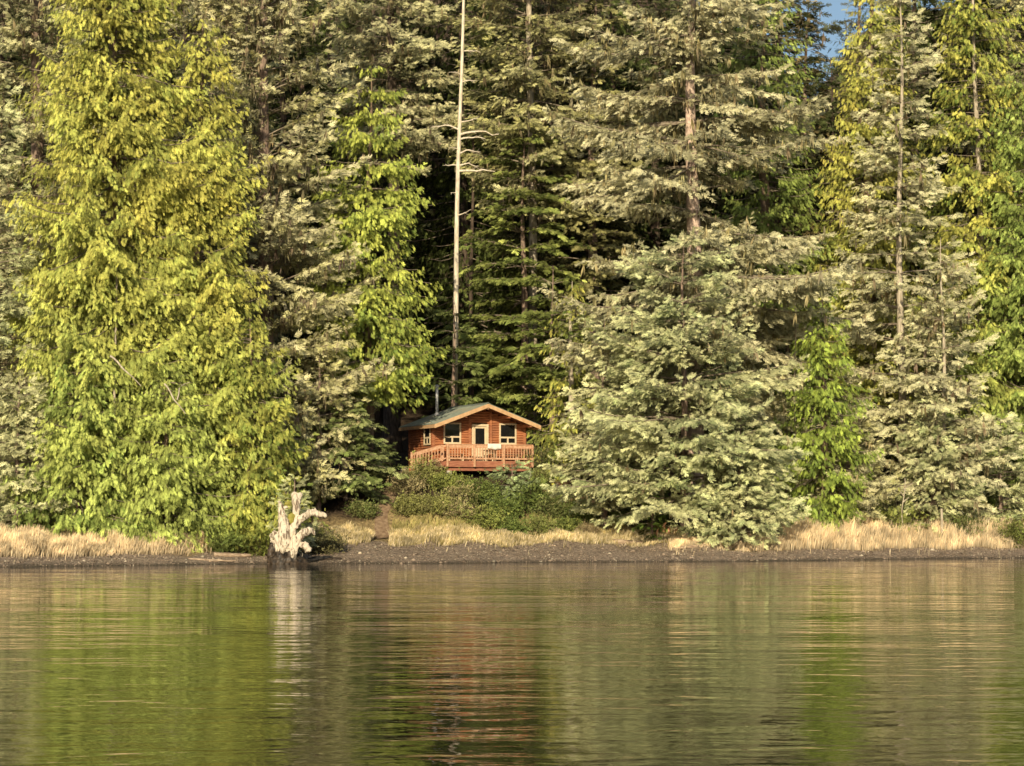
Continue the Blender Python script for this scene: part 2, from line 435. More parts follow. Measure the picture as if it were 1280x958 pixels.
TREES = [
 # name, label, category, px, D, tip row, R, species, kwargs
 ('cedar_tree', 'tallest golden green cedar filling the left of the forest edge, tip out of frame', 'cedar tree', 140, 135, -250, 7.4, 'cedar',
    dict(c1=YC, c2=YC2, patch=.35, top_green=GC, bark='bark_cedar', dens=1.25, per_m=8, prof=.56, size=1.0)),
 ('cedar_tree', 'golden green cedar merged with the right flank of the tallest one, with a blunt top', 'cedar tree', 246, 136, 15, 5.6, 'cedar',
    dict(c1=YC, c2=YC2, patch=.3, top_green=GC, bark='bark_cedar', dens=1.25, per_m=8, prof=.58, h0=1.0)),
 ('cedar_tree', 'low yellow-green cedar above the beach, just left of the driftwood stump', 'cedar tree', 312, 134, 395, 4.1, 'cedar',
    dict(c1=(.34, .33, .075), c2=GC2, bark='bark_cedar', dens=1.3, per_m=8, prof=.6, h0=.4, patch=.2)),
 ('cedar_tree', 'low bright green cedar at the foot of the tallest golden one, over the left grass', 'cedar tree', 100, 131, 420, 4.0, 'cedar',
    dict(c1=GC, c2=GC2, bark='bark_cedar', dens=1.3, per_m=8, prof=.6, h0=.5)),
 ('cedar_tree', 'low green cedar overhanging the grass between the two other low cedars', 'cedar tree', 208, 131, 455, 3.9, 'cedar',
    dict(c1=GC, c2=YC2, bark='bark_cedar', dens=1.3, per_m=8, prof=.55, h0=.4)),
 ('spruce_tree', 'pale blue-green spruce cut by the left edge of the picture', 'spruce tree', -8, 133, 90, 3.0, 'spruce',
    dict(c1=BS, c2=BS2, dens=1.3, per_m=7, prof=.55, h0=.6)),
 ('spruce_tree', 'low pale grey-green spruce at the left edge above the dry grass', 'spruce tree', 22, 130.5, 470, 2.6, 'spruce',
    dict(c1=BS, c2=SP2, dens=1.4, per_m=9, prof=.5, h0=.3)),
 ('spruce_tree', 'tall olive spruce with hanging brown moss behind the left edge of the tallest cedar', 'spruce tree', 40, 146, -330, 6.2, 'spruce',
    dict(c1=OS, c2=SP2, moss=.5, per_m=4.5, prof=.6, whorl=1.1)),
 ('spruce_tree', 'tall grey mossy spruce with long rising boughs between the golden cedar and the bright cedar', 'spruce tree', 330, 142.5, -260, 5.9, 'spruce',
    dict(c1=SP, c2=OS2, moss=.8, per_m=4.6, prof=.42, asc=.22, whorl=1.3, skewx=.05, mosscol=(.26, .22, .13), h0=3)),
 ('spruce_tree', 'grey mossy spruce rising behind the blunt-topped golden cedar', 'spruce tree', 262, 152, -260, 6.2, 'spruce',
    dict(c1=SP, c2=OS2, moss=.6, per_m=4.2, prof=.6, asc=.15, whorl=1.2, h0=8)),
 ('cedar_tree', 'bright green cedar beside the black gap left of the cabin', 'cedar tree', 460, 146.5, 80, 4.3, 'cedar',
    dict(c1=(.44, .47, .10), c2=GC2, bark='bark_cedar', dens=1.2, per_m=7.5, prof=.42, h0=6.0, whorl=1.5)),
 ('hemlock_tree', 'low dark green hemlock in shade behind the driftwood stump', 'hemlock tree', 432, 143, 470, 3.1, 'hemlock',
    dict(c1=(.24, .26, .11), c2=HM2, dens=1.3, per_m=10, prof=.55, h0=.3)),
 ('spruce_tree', 'olive mossy spruce with brown hanging twigs between the low golden cedar and the shaded hemlock', 'spruce tree', 398, 141.5, 425, 2.7, 'spruce',
    dict(c1=OS, c2=OS2, moss=.7, per_m=8, prof=.5, h0=1.2, mosscol=(.30, .25, .15))),
 ('hemlock_tree', 'short dark hemlock at the edge of the path left of the cabin', 'hemlock tree', 466, 145.5, 540, 1.6, 'hemlock',
    dict(c1=(.15, .17, .07), c2=HM2, dens=1.3, per_m=9, prof=.5, h0=.2)),
 ('spruce_tree', 'olive mossy spruce behind the tip of the bright green cedar', 'spruce tree', 490, 166, -240, 5.0, 'spruce',
    dict(c1=OS, c2=SP2, moss=.5, per_m=4, prof=.45, h0=20, whorl=1.0, bark='bark_dark')),  # dark bark colour stands in for the shade on this trunk
 ('hemlock_tree', 'dark green hemlock with layered boughs rising behind the cabin roof', 'hemlock tree', 655, 164, 150, 5.4, 'hemlock',
    dict(c1=(.24, .26, .07), c2=HM2, per_m=4.6, prof=.45, h0=3, whorl=1.2, dens=1.0, bark='bark_spruce')),
 ('hemlock_tree', 'small dark hemlock at the foot of the tall bleached dead trunk', 'hemlock tree', 567, 156.0, 372, 2.3, 'hemlock',
    dict(c1=(.13, .15, .05), c2=HM2, per_m=5, prof=.5, h0=1, whorl=1.1)),
 ('hemlock_tree', 'dark green hemlock close behind the right end of the cabin roof', 'hemlock tree', 690, 159, 330, 4.0, 'hemlock',
    dict(c1=(.20, .22, .06), c2=HM2, per_m=5, prof=.45, h0=1, whorl=1.1)),
 ('spruce_tree', 'tall pale-barked mossy spruce rising above the hemlock behind the cabin', 'spruce tree', 665, 167, -380, 6.0, 'spruce',
    dict(c1=(.25, .24, .13), c2=OS2, moss=.45, per_m=4.2, prof=.5, h0=17, whorl=1.0, bark='bark_pale', trunk_r=.36)),
 ('spruce_tree', 'tall olive spruce squeezed between the dead trunk and the giant spruce', 'spruce tree', 742, 170, -60, 4.6, 'hemlock',
    dict(c1=(.24, .22, .09), c2=OS2, per_m=4.6, prof=.6, h0=10, whorl=1.0)),
 ('spruce_tree', 'giant mossy spruce with a thick pinkish trunk and long drooping boughs right of the cabin', 'spruce tree', 868, 150, -190, 9.8, 'spruce',
    dict(c1=SP, c2=(.19, .18, .10), moss=1.0, per_m=5.6, prof=.36, whorl=1.4, trunk_r=.66, h0=7, mosscol=(.38, .33, .17), lenj=.5, blank=(18, 36), bark='bark_giant', asc=-.14)),
 ('spruce_tree', 'broad blue-green young spruce standing in front of the giant mossy spruce', 'spruce tree', 855, 141.5, 300, 7.2, 'spruce',
    dict(c1=BS, c2=BS2, dens=1.25, per_m=6.5, prof=.52, h0=1.5, whorl=1.15, moss=.08)),
 ('spruce_tree', 'dense blue-green spruce drooping to the beach at the end of the right-hand grass', 'spruce tree', 925, 139.6, 515, 3.1, 'spruce',
    dict(c1=BS, c2=BS2, dens=1.5, per_m=11, prof=.5, h0=.2)),
 ('spruce_tree', 'small grey-green spruce low between the cabin and the broad blue-green spruce', 'spruce tree', 755, 143.5, 400, 3.0, 'spruce',
    dict(c1=BS, c2=SP2, dens=1.2, per_m=7, prof=.55, h0=1.2)),
 ('cedar_tree', 'slender yellow-green cedar with a pale stem right of the cabin roof', 'cedar tree', 714, 150, 350, 2.3, 'cedar',
    dict(c1=YC, c2=GC2, per_m=4, prof=.5, h0=.5, bark='bark_pale', trunk_r=.26, back=.9, blank=(2.5, 8), lenj=.5)),
 ('cedar_tree', 'tall green cedar behind the right boughs of the giant spruce', 'cedar tree', 958, 164, -170, 5.0, 'cedar',
    dict(c1=GC, c2=GC2, per_m=5, prof=.62, h0=4, bark='bark_cedar')),
 ('cedar_tree', 'golden green cedar just right of the patch of sky', 'cedar tree', 1090, 163, -110, 5.4, 'cedar',
    dict(c1=YC, c2=YC2, per_m=5.5, prof=.72, h0=4, patch=.5, bark='bark_cedar')),
 ('spruce_tree', 'grey spruce with a visible trunk right of the patch of sky', 'spruce tree', 1128, 154, -40, 5.4, 'spruce',
    dict(c1=SP, c2=SP2, moss=.3, per_m=4.6, prof=.6, h0=1.5, whorl=1.1, trunk_r=.3, bark='bark_pale')),
 ('cedar_tree', 'tall green cedar near the right edge of the picture', 'cedar tree', 1226, 160, -170, 5.4, 'cedar',
    dict(c1=YC, c2=GC2, per_m=6, prof=.5, h0=1.5, top_green=GC, bark='bark_pale', trunk_r=.3)),
 ('cedar_tree', 'green cedar leaning in at the right edge of the picture', 'cedar tree', 1290, 157, 60, 4.6, 'cedar',
    dict(c1=GC, c2=GC2, per_m=6, prof=.45, h0=1.5, bark='bark_cedar')),
 ('spruce_tree', 'mossy grey spruce with a bare pale upper stem at the right', 'spruce tree', 1180, 150, 295, 4.2, 'spruce',
    dict(c1=SP, c2=SP2, moss=.5, per_m=5.2, prof=.55, h0=1, trunk_r=.17, bark='bark_pale', whorl=.9, blank=(7, 16), lenj=.5)),
 ('cedar_tree', 'young bright green cedar between the giant spruce and the grey right-hand spruce', 'cedar tree', 1030, 146.8, 345, 3.3, 'cedar',
    dict(c1=(.27, .33, .06), c2=GC2, per_m=7, prof=.6, h0=.6, dens=1.1, bark='bark_cedar')),
 ('spruce_tree', 'low grey-green mossy spruce behind the left end of the right-hand grass', 'spruce tree', 1062, 148.2, 500, 3.0, 'spruce',
    dict(c1=SP, c2=OS2, moss=.4, per_m=8, prof=.5, h0=.5)),
 ('spruce_tree', 'low bluish spruce above the middle of the right-hand grass', 'spruce tree', 1165, 149.5, 500, 2.9, 'spruce',
    dict(c1=BS, c2=BS2, per_m=9, prof=.5, h0=.3, dens=1.2)),
 ('spruce_tree', 'low bluish spruce above the grass in the right corner of the forest edge', 'spruce tree', 1250, 152, 520, 3.0, 'spruce',
    dict(c1=BS, c2=BS2, per_m=9, prof=.5, h0=.3, dens=1.2)),
 ('spruce_tree', 'tall mossy spruce in the upper right corner', 'spruce tree', 1300, 166, -260, 6.0, 'spruce',
    dict(c1=OS, c2=SP2, moss=.5, per_m=4.4, prof=.5, h0=14, whorl=1.2)),
 ('spruce_tree', 'small spruce sapling poking out of the bushes in front of the deck', 'spruce sapling', 640, 144.5, 578, 1.5, 'spruce',
    dict(c1=(.20, .25, .12), c2=BS2, per_m=14, prof=.6, h0=.1, dens=1.6, size=.75)),
 ('spruce_tree', 'tiny bluish spruce sapling just behind the top of the driftwood stump', 'spruce sapling', 368, 130.2, 597, .9, 'spruce',
    dict(c1=BS, c2=BS2, per_m=12, prof=.5, h0=.3, dens=1.6, size=.7)),
 ('hemlock_tree', 'dark green young hemlock in the shade under the broad blue-green spruce', 'hemlock tree', 800, 146, 560, 2.6, 'hemlock',
    dict(c1=(.13, .17, .05), c2=HM2, per_m=9, prof=.5, h0=.2)),
 ('hemlock_tree', 'small bright green hemlock beside the reddish stump', 'hemlock tree', 815, 141, 618, .9, 'hemlock',
    dict(c1=(.16, .24, .05), c2=GC2, per_m=12, prof=.5, h0=.1, size=.7, dens=1.3)),
 ('spruce_tree', 'dark brown pointed spruce at the left rim of the patch of sky', 'spruce tree', 1012, 176, -8, 4.0, 'hemlock',
    dict(c1=(.20, .16, .07), c2=(.10, .08, .04), per_m=6, prof=.8, h0=8)),
 ('spruce_tree', 'thin dark conifer with sparse twigs at the right rim of the patch of sky', 'spruce tree', 1078, 182, -60, 3.2, 'spruce',
    dict(c1=(.17, .15, .09), c2=DK2, per_m=4.5, prof=.75, h0=12, lenj=.5)),
 ('cedar_tree', 'dark green cedar low down behind the young bright cedar', 'cedar tree', 985, 156, 330, 4.0, 'cedar',
    dict(c1=GC, c2=GC2, per_m=5, prof=.5, h0=1, bark='bark_cedar')),
]


sc_i = 0
for i, (nm, lab, cat, px, D, py, R, sp, kw) in enumerate(TREES):
    H = HT(px, D, py)
    spawn_tree(nm, lab, cat, px, D, build_tree(100 + i, sp, H, R, **kw))

# trees deep in the forest: four shapes, repeated; forest shade is mixed into their colours
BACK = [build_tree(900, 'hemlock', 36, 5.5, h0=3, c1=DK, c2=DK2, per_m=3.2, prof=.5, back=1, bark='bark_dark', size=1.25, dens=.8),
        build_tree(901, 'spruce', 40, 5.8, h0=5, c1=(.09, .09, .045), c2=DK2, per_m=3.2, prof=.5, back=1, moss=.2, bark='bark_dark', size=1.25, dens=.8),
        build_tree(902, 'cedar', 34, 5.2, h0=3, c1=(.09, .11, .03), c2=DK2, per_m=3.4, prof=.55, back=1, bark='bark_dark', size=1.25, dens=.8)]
protos = {}
def copy_tree(root, name, loc, rz, s):
    r = root.copy(); r.name = name; COL.objects.link(r); r.location = loc; r.rotation_euler = (0, 0, rz); r.scale = (s, s, s)
    for ch in list(root.children):
        c = ch.copy(); COL.objects.link(c); c.parent = r
    return r
rb = random.Random(21)
spots = []
for D, step in ((176, 58), (190, 62), (206, 70)):
    px = -60 + rb.uniform(0, 30)
    while px < 1350:
        spots.append((px + rb.uniform(-12, 12), D + rb.uniform(-4, 4))); px += step * rb.uniform(.8, 1.2)
KIND = [('hemlock_tree', 'hemlock tree', 'dark hemlock standing deep in the forest behind the front row'),
        ('spruce_tree', 'spruce tree', 'tall olive spruce standing deep in the forest behind the front row'),
        ('cedar_tree', 'cedar tree', 'dim green cedar standing deep in the forest behind the front row')]
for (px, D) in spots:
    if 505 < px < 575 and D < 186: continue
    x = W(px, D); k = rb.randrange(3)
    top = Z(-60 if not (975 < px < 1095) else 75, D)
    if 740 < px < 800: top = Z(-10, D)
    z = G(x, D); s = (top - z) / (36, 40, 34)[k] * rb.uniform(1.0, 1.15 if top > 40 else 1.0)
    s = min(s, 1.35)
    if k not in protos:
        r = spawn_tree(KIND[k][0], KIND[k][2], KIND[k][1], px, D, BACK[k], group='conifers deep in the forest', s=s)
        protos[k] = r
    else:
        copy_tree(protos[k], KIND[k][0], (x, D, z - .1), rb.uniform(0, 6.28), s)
del BACK

# dead snags ---------------------------------------------------------------
def snag(name, label, px0, D, py_top, r0, px_top, limbs, seed, y_bot=None, matn='bark_pale', foot=None):
    x0 = W(px0, D); zb = G(x0, D) - .1
    H = Z(py_top, D) - zb; x1 = W(px_top, D) - x0
    root = empty(name, (x0, D, zb)); tag(root, label, 'dead tree')
    rs = np.random.default_rng(seed)
    K = 24; u = np.linspace(0, 1, K)
    path = np.stack([x1 * u + .06 * np.sin(u * 9) * 1, .1 * np.sin(u * 5), H * u], -1)[None]
    V, Q = tube_np(path, (r0 * (1 - .62 * u))[None], 10)
    mesh_np('trunk', V, Q, M[matn], None, root, True)
    for (py, side, L, rise) in limbs:
        zz = Z(py, D) - zb; uu = zz / H; xx = x1 * uu
        t = np.linspace(0, 1, 7)
        pth = np.stack([xx + side * L * t, -.25 * L * t + rs.normal(0, .3) * t, zz + rise * L * t + rs.uniform(-.04, .1) * L * np.sin(t * 4) + rs.normal(0, .035, 7) * L * t], -1)[None]
        V, Q = tube_np(pth, ((.035 + .024 * L) * (1 - .75 * t))[None], 5)
        Vs, Qs = [V], [Q]; off = len(V)
        for j in range(int(2 + L * 2.2)):
            tt = rs.uniform(.3, 1); b0 = pth[0][int(tt * 6)]
            e = b0 + np.array([side * rs.uniform(.1, .45), rs.uniform(-.25, .2), rs.uniform(-.3, .25)]) * (.5 + .5 * L / 2)
            p2 = np.linspace(b0, e, 4)[None]
            v, q = tube_np(p2, np.array([[.016, .012, .009, .004]]), 4); Vs.append(v); Qs.append(q + off); off += len(v)
        mesh_np('dead_branch', np.concatenate(Vs), np.concatenate(Qs), M[matn], None, root, True)
    return root
snag('dead_tree', 'tall bare bleached trunk standing in the black gap above the cabin', 565, 157, -60, .215, 579,
     [(160, -1, 1.9, .12), (172, 1, 1.7, .05), (166, 1, 2.6, .02), (185, -1, .7, .1), (205, 1, 1.3, .0), (212, 1, 2.4, .0), (190, 1, 1.4, .15),
      (100, 1, 1.0, .1), (90, -1, .8, .1), (60, 1, 1.2, 0), (268, 1, .9, .3), (240, -1, .5, 0), (150, 1, 1.2, .2), (205, -1, 1.0, 0)], 1, matn='bark_bleach')
snag('dead_tree', 'short pale dead stem sticking up through the tallest golden cedar', 144, 131.6, 315, .11, 143, [(362, -1, .5, .2), (345, 1, .3, .2), (330, -1, .25, .2)], 2)
snag('dead_tree', 'thin dim trunk in the black gap, right of the tall bleached one', 588, 168, 150, .20, 591, [(300, 1, 1.0, -.1), (340, 1, .7, 0)], 3, matn='bark_dark')  # the gap's shade is put into this trunk's dark colour
snag('dead_tree', 'thin pale dead stem between the giant spruce and the young bright cedar', 996, 148.5, 345, .09, 994, [(380, 1, .5, .3)], 4)
snag('dead_tree', 'slim dead twiggy stem in front of the bush behind the right-hand grass', 1126, 147.0, 598, .05, 1130, [(620, -1, .45, .9), (612, 1, .5, .8), (628, 1, .35, .9)], 5)
snag('dead_tree', 'slanting pale dead stem left of the bright bush behind the right-hand grass', 1072, 146.0, 612, .07, 1064, [], 6)

# broken branches caught in the cedars
def stick(name, label, pts, r, cat='branch', mat='bark_pale'):
    p = np.array(pts, float); 
    o = p[0].copy(); t = np.linspace(0, 1, len(p)); tt = np.linspace(0, 1, 9)
    q = np.stack([np.interp(tt, t, p[:, k]) for k in range(3)], -1) - o
    q[:, 2] += .03 * np.sin(tt * 11); q[:, 0] += .03 * np.sin(tt * 8)
    V, Q = tube_np(q[None], (r * (1 - .6 * tt))[None], 6)
    b = mesh_np(name, V, Q, M[mat], None, None, True); b.location = o
    return tag(b, label, cat)
def PP(px, py, D): return (W(px, D), D, Z(py, D))
stick('dead_branch', 'pale forked dead branch slanting down in the low green cedar', [PP(137, 445, 126.6), PP(155, 462, 126.4), PP(175, 482, 126.4)], .06)
stick('dead_branch', 'longer pale dead branch crossing the low golden cedars', [PP(205, 480, 126.6), PP(218, 500, 126.4), PP(231, 517, 126.2)], .05)
stick('dead_branch', 'pale dead branch rising between the low golden cedars', [PP(221, 500, 126.3), PP(224, 485, 126.3), PP(236, 477, 126.6)], .04)

# ------------------------------------------------------------------ shrubs
def shrub(label, px, D, w, hgt, c1, c2, seed, kind='leaf', n=900, s=.30, name='shrub', cat='shrub', stemcol='bark_dark', depth=None, dz=0):
    rs = np.random.default_rng(seed)
    x = W(px, D); z = G(x, D) - .05 + dz
    root = empty(name, (x, D, z)); tag(root, label, cat)
    nst = 26
    a = rs.uniform(0, 2 * PI, nst); rr = np.sqrt(rs.uniform(0, 1, nst)); depth = depth or w * .8
    tip = np.stack([np.cos(a) * rr * w / 2, np.sin(a) * rr * depth / 2, hgt * (1 - .5 * rr ** 2) * rs.uniform(.6, 1.1, nst)], -1)
    base = tip * np.array([.35, .35, 0])
    t = np.linspace(0, 1, 6)
    pth = base[:, None] * (1 - t)[None, :, None] + tip[:, None] * t[None, :, None]
    pth[:, :, 2] = tip[:, None, 2] * (t[None, :] ** .8); pth += rs.normal(0, .03, pth.shape)
    V, Q = tube_np(pth, np.tile((.025 * (1 - .8 * t))[None], (nst, 1)), 4)
    mesh_np('stems', V, Q, M[stemcol], None, root, True)
    si = rs.integers(0, nst, n); ti = rs.uniform(.12, 1, n) ** .8
    k = np.clip((ti * 5), 0, 4.99).astype(int); f = (ti * 5 - k)[:, None]
    P = pth[si, k] * (1 - f) + pth[si, k + 1] * f
    sprd = .16 + .12 * hgt
    P = P + rs.normal(0, 1, (n, 3)) * np.array([sprd, sprd, sprd * .7]) * (w / 2.2)
    P[:, 2] = np.abs(P[:, 2])
    Dd = rs.normal(0, .7, (n, 3)) + P * .3; Dd[:, 2] += .3
    U = rs.normal(0, .5, (n, 3)) + np.array([0, -.3, 1])
    mv = np.clip(rs.uniform(0, 1, nst)[si] * .7 + rs.uniform(-.2, .4, n), 0, 1)[:, None]
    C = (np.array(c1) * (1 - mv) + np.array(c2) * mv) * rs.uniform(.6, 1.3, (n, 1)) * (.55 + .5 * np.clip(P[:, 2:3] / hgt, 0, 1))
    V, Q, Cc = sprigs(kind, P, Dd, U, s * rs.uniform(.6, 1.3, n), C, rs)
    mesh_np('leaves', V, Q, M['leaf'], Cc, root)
    return root
g1, g2, g3, tan, olv, red = (.32, .38, .10), (.18, .25, .07), (.44, .46, .13), (.55, .44, .25), (.38, .36, .15), (.42, .23, .13)
SH = [
 ('pale olive bush at the foot of the slope beside the path', 508, 143.4, 2.0, 1.3, olv, tan, 'leaf'),
 ('light green leafy bush left of the deck stairs', 527, 144.6, 1.9, 1.7, g3, olv, 'leaf'),
 ('reddish twiggy bush under the foot of the deck stairs', 540, 146.6, 1.3, 1.0, red, tan, 'leaf'),
 ('yellow-green bush below the left deck pier', 556, 144.4, 2.2, 1.15, g3, g1, 'leaf'),
 ('tan-tipped bush in the middle of the slope', 578, 143.2, 2.0, 1.0, tan, g1, 'leaf'),
 ('tall mid-green bush below the middle of the deck', 600, 144.0, 2.2, 1.55, g1, g2, 'leaf'),
 ('dark green conifer-like bush right of the sapling', 662, 144.2, 2.3, 2.0, g2, g1, 'hemlock'),
 ('round green bush below the spruce sapling', 630, 142.9, 2.0, 1.3, g1, g2, 'leaf'),
 ('low dark bush at the right foot of the slope', 690, 143.4, 2.1, 1.4, g2, olv, 'leaf'),
 ('green bush beside the bare brown earth', 727, 144.0, 2.1, 1.6, g1, g2, 'leaf'),
 ('twiggy brown bush against the right side of the deck', 678, 149.8, 2.0, 2.3, (.24, .19, .11), g2, 'leaf'),
 ('bright bush beside the pale cedar stem', 702, 149.6, 2.0, 2.5, g3, g2, 'cedar'),
 ('leafy bush at the top of the brown slope', 676, 147.2, 1.2, 1.0, g1, olv, 'leaf'),
 ('bright green bush behind the right-hand grass', 1112, 147.6, 3.2, 2.3, g3, g1, 'hemlock'),
 ('dark olive bush above the right-hand grass near the right edge', 1208, 148.4, 2.4, 1.8, g2, olv, 'leaf'),
 ('yellow-green bush low at the right picture edge', 1266, 148.6, 2.4, 1.6, (.22, .22, .07), g1, 'leaf'),
 ('yellow-green low bush under the cedar beside the driftwood stump', 333, 130.4, 2.6, 1.4, (.30, .30, .06), g1, 'cedar'),
 ('low shaded bush at the beach end of the left-hand cedars', 286, 130.2, 2.6, .9, g1, g2, 'cedar'),
 ('grey-brown low bush right of the driftwood stump', 402, 132.0, 2.2, 1.1, (.17, .15, .09), olv, 'leaf'),
 ('low green bush at the forest edge left of the path', 455, 141.0, 1.8, .8, g2, olv, 'leaf'),
 ('low olive bush beside the path at the edge of the straw grass', 512, 141.6, 2.0, 1.1, olv, g3, 'leaf'),
 ('low yellow-green bush at the edge of the straw grass below the stairs', 541, 141.4, 2.2, 1.2, g3, olv, 'leaf'),
 ('low brown-green bush at the edge of the straw grass below the left pier', 572, 141.3, 2.2, 1.0, tan, g1, 'leaf'),
 ('low mid-green bush at the edge of the straw grass below the door', 604, 141.3, 2.3, 1.2, g1, g3, 'leaf'),
 ('low dark green bush at the edge of the straw grass below the sapling', 640, 141.2, 2.2, 1.2, g2, g1, 'leaf'),
 ('low olive bush at the edge of the straw grass below the right pier', 676, 141.3, 2.2, 1.1, g1, olv, 'leaf'),
 ('low green bush at the edge of the straw grass below the brown earth', 710, 141.5, 2.0, 1.1, g2, g3, 'leaf'),
 ('dry straw-coloured bush at the right foot of the slope', 733, 141.0, 1.2, .8, tan, (.3, .22, .12), 'twig'),
]
for i, (lab, px, D, w, h, c1, c2, kd) in enumerate(SH):
    shrub(lab, px, D, w, h, c1, c2, 400 + i, kd, n=1100 if kd in ('leaf', 'twig') else 750, s=.26 if kd == 'leaf' else .36)

# ------------------------------------------------------------------ ground
def build_ground():
    xs = np.unique(np.concatenate([np.linspace(-3000, -60, 22), np.arange(-60, -32, 2), np.arange(-32, 36, .4), np.arange(36, 60, 2), np.linspace(60, 3000, 22)]))
    ys = np.unique(np.concatenate([np.linspace(-3000, 90, 16), np.arange(90, 116, 2), np.arange(116, 156, .35), np.arange(156, 180, 1.5), np.arange(180, 300, 6), np.linspace(300, 5000, 14)]))
    X, Y = np.meshgrid(xs, ys)
    Zg = ground(X, Y)
    rs = np.random.default_rng(5)
    s = Y - shore(X)
    Zg = Zg + np.where((s > 0) & (s < 60), rs.normal(0, .02, X.shape), 0)
    V = np.stack([X, Y, Zg], -1).reshape(-1, 3)
    ny, nx = X.shape
    i = (np.arange(ny - 1)[:, None] * nx + np.arange(nx - 1)[None, :])
    Q = np.stack([i, i + 1, i + nx + 1, i + nx], -1).reshape(-1, 4)
    beach = np.array([.34, .26, .19]); wet = np.array([.13, .10, .07]); straw = np.array([.34, .25, .12]); soil = np.array([.075, .05, .03]); brown = np.array([.27, .15, .08])
    w = np.clip(np.interp(X, [-17, -14, 8, 12], [0, 1, 1, 0]), 0, 1)
    edge = 4 + 4 * w + .5 * np.sin(X * .8) + .3 * np.sin(X * 2.3)
    C = np.zeros(V.shape).reshape(ny, nx, 3)
    f = lambda q: np.clip(q, 0, 1)[..., None]
    C[:] = wet
    C = C * (1 - f((s - .3) / 1.0)) + beach * f((s - .3) / 1.0)
    C = C * (1 - f((s - edge) / .8)) + straw * f((s - edge) / .8)
    fe = edge + 5
    C = C * (1 - f((s - fe) / 1.0)) + soil * f((s - fe) / 1.0)
    # bare brown earth right of the deck
    bx, by = W(702, 146), 146
    e = np.exp(-(((X - bx) / 1.5) ** 2 + ((Y - by) / 2.4) ** 2))
    C = C * (1 - f(e * 1.5)) + brown * f(e * 1.5)
    o = mesh_np('ground', V, Q, M['ground'], C.reshape(-1, 3), None, True); tag(o, kind='structure')
build_ground()

# path
def build_path():
    px = [(484, 138.6), (478, 140), (476, 141.5), (484, 143), (491, 144.6), (496, 146), (500, 147.6), (508, 149)]
    p = np.array([(W(a, d), d) for a, d in px]); t = np.linspace(0, 1, len(p)); tt = np.linspace(0, 1, 40)
    c = np.stack([np.interp(tt, t, p[:, k]) for k in (0, 1)], -1)
    T = np.gradient(c, axis=0); T /= np.linalg.norm(T, axis=1, keepdims=True); Nn = np.stack([-T[:, 1], T[:, 0]], -1)
    rows = []
    for k in np.linspace(-.45, .45, 5):
        q = c + Nn * k * (1 + .15 * np.sin(tt * 20))[:, None]
        rows.append(np.stack([q[:, 0], q[:, 1], ground(q[:, 0], q[:, 1]) + .07 - .03 * abs(k)], -1))
    V = np.stack(rows, 1).reshape(-1, 3); n = 5
    Q = np.array([(i * n + j, i * n + j + 1, (i + 1) * n + j + 1, (i + 1) * n + j) for i in range(39) for j in range(4)])
    m = surf_mat('path_dirt', (.16, .10, .06), (.30, .21, .13), nscale=4, rough=.95, bump=.5)
    tag(mesh_np('path', V, Q, m, None, None, True), kind='structure')
build_path()

# water
V = np.array([[-3000, -3000, 0], [3000, -3000, 0], [3000, 400, 0], [-3000, 400, 0]], float)
V[2, 1] = V[3, 1] = 175
# the sheet ends inside the rising ground
tag(mesh_np('water', V, np.array([[0, 1, 2, 3]]), M['water']), kind='structure')

# grass --------------------------------------------------------------------
def grass(name, label, n, region, hfun, seed, c1, c2, wd=.045):
    rs = np.random.default_rng(seed)
    x = rs.uniform(region[0], region[1], n); s = rs.uniform(0, 1, n) ** .8
    lo, hi = region[2](x), region[3](x)
    sv = lo + (hi - lo) * s; y = shore(x) + sv
    cl = np.sin(x * 3.1 + y * 1.7) + np.sin(x * 1.3 - y * 2.9) + .7 * np.sin(x * 7 + y * 5)
    keep = rs.uniform(-1.9, 2.2, n) < cl + .9
    pth = np.abs(x - W(480, 141)) > .5
    keep &= pth | (y > 143)
    x, y, sv, s = x[keep], y[keep], sv[keep], s[keep]; n = len(x)
    stray = rs.uniform(0, 1, n) < .035; y = y - stray * rs.exponential(.7, n)
    z = ground(x, y) - .03
    h = hfun(x, s) * rs.uniform(.55, 1.2, n) * (.95 + .28 * np.sin(x * 1.9 + y * 1.7) * np.sin(x * .73 - y) + .16 * np.sin(x * 5.3 + y * 3)) * np.clip(.45 + s * 3, 0, 1)
    a = rs.uniform(0, 2 * PI, n); lean = rs.normal(0, .22, n) ; wind = .12
    dx = np.cos(a) * lean + wind; dy = np.sin(a) * lean
    b = rs.normal(0, .6, n); wx = np.cos(b) * wd * rs.uniform(.6, 1.4, n); wy = np.sin(b) * wd * .8
    P = np.stack([x, y, z], -1)
    Wd = np.stack([wx, wy, 0 * wx], -1) * .5
    mid = P + np.stack([dx * h * .35, dy * h * .35, h * .6], -1)
    tip = P + np.stack([dx * h, dy * h, h * (1 - .3 * np.abs(lean))], -1)
    V = np.stack([P - Wd, P + Wd, mid + Wd * .9, mid - Wd * .9, tip + Wd * .15, tip - Wd * .15], 1).reshape(-1, 3)
    i = np.arange(n)[:, None] * 6
    Q = np.concatenate([i + np.array([[0, 1, 2, 3]]), i + np.array([[3, 2, 4, 5]])])
    mv = rs.uniform(0, 1, (n, 1)); c = (np.array(c1) * mv + np.array(c2) * (1 - mv)) * rs.uniform(.7, 1.25, (n, 1))
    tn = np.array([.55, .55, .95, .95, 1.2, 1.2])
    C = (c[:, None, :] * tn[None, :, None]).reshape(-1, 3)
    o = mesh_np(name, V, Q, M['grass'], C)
    tag(o, label, 'grass', kind='stuff')
ST, ST2 = (.95, .80, .55), (.78, .60, .37)
wob = lambda x: .5 * np.sin(x * .8) + .3 * np.sin(x * 2.3) + .2 * np.sin(x * 5.1)
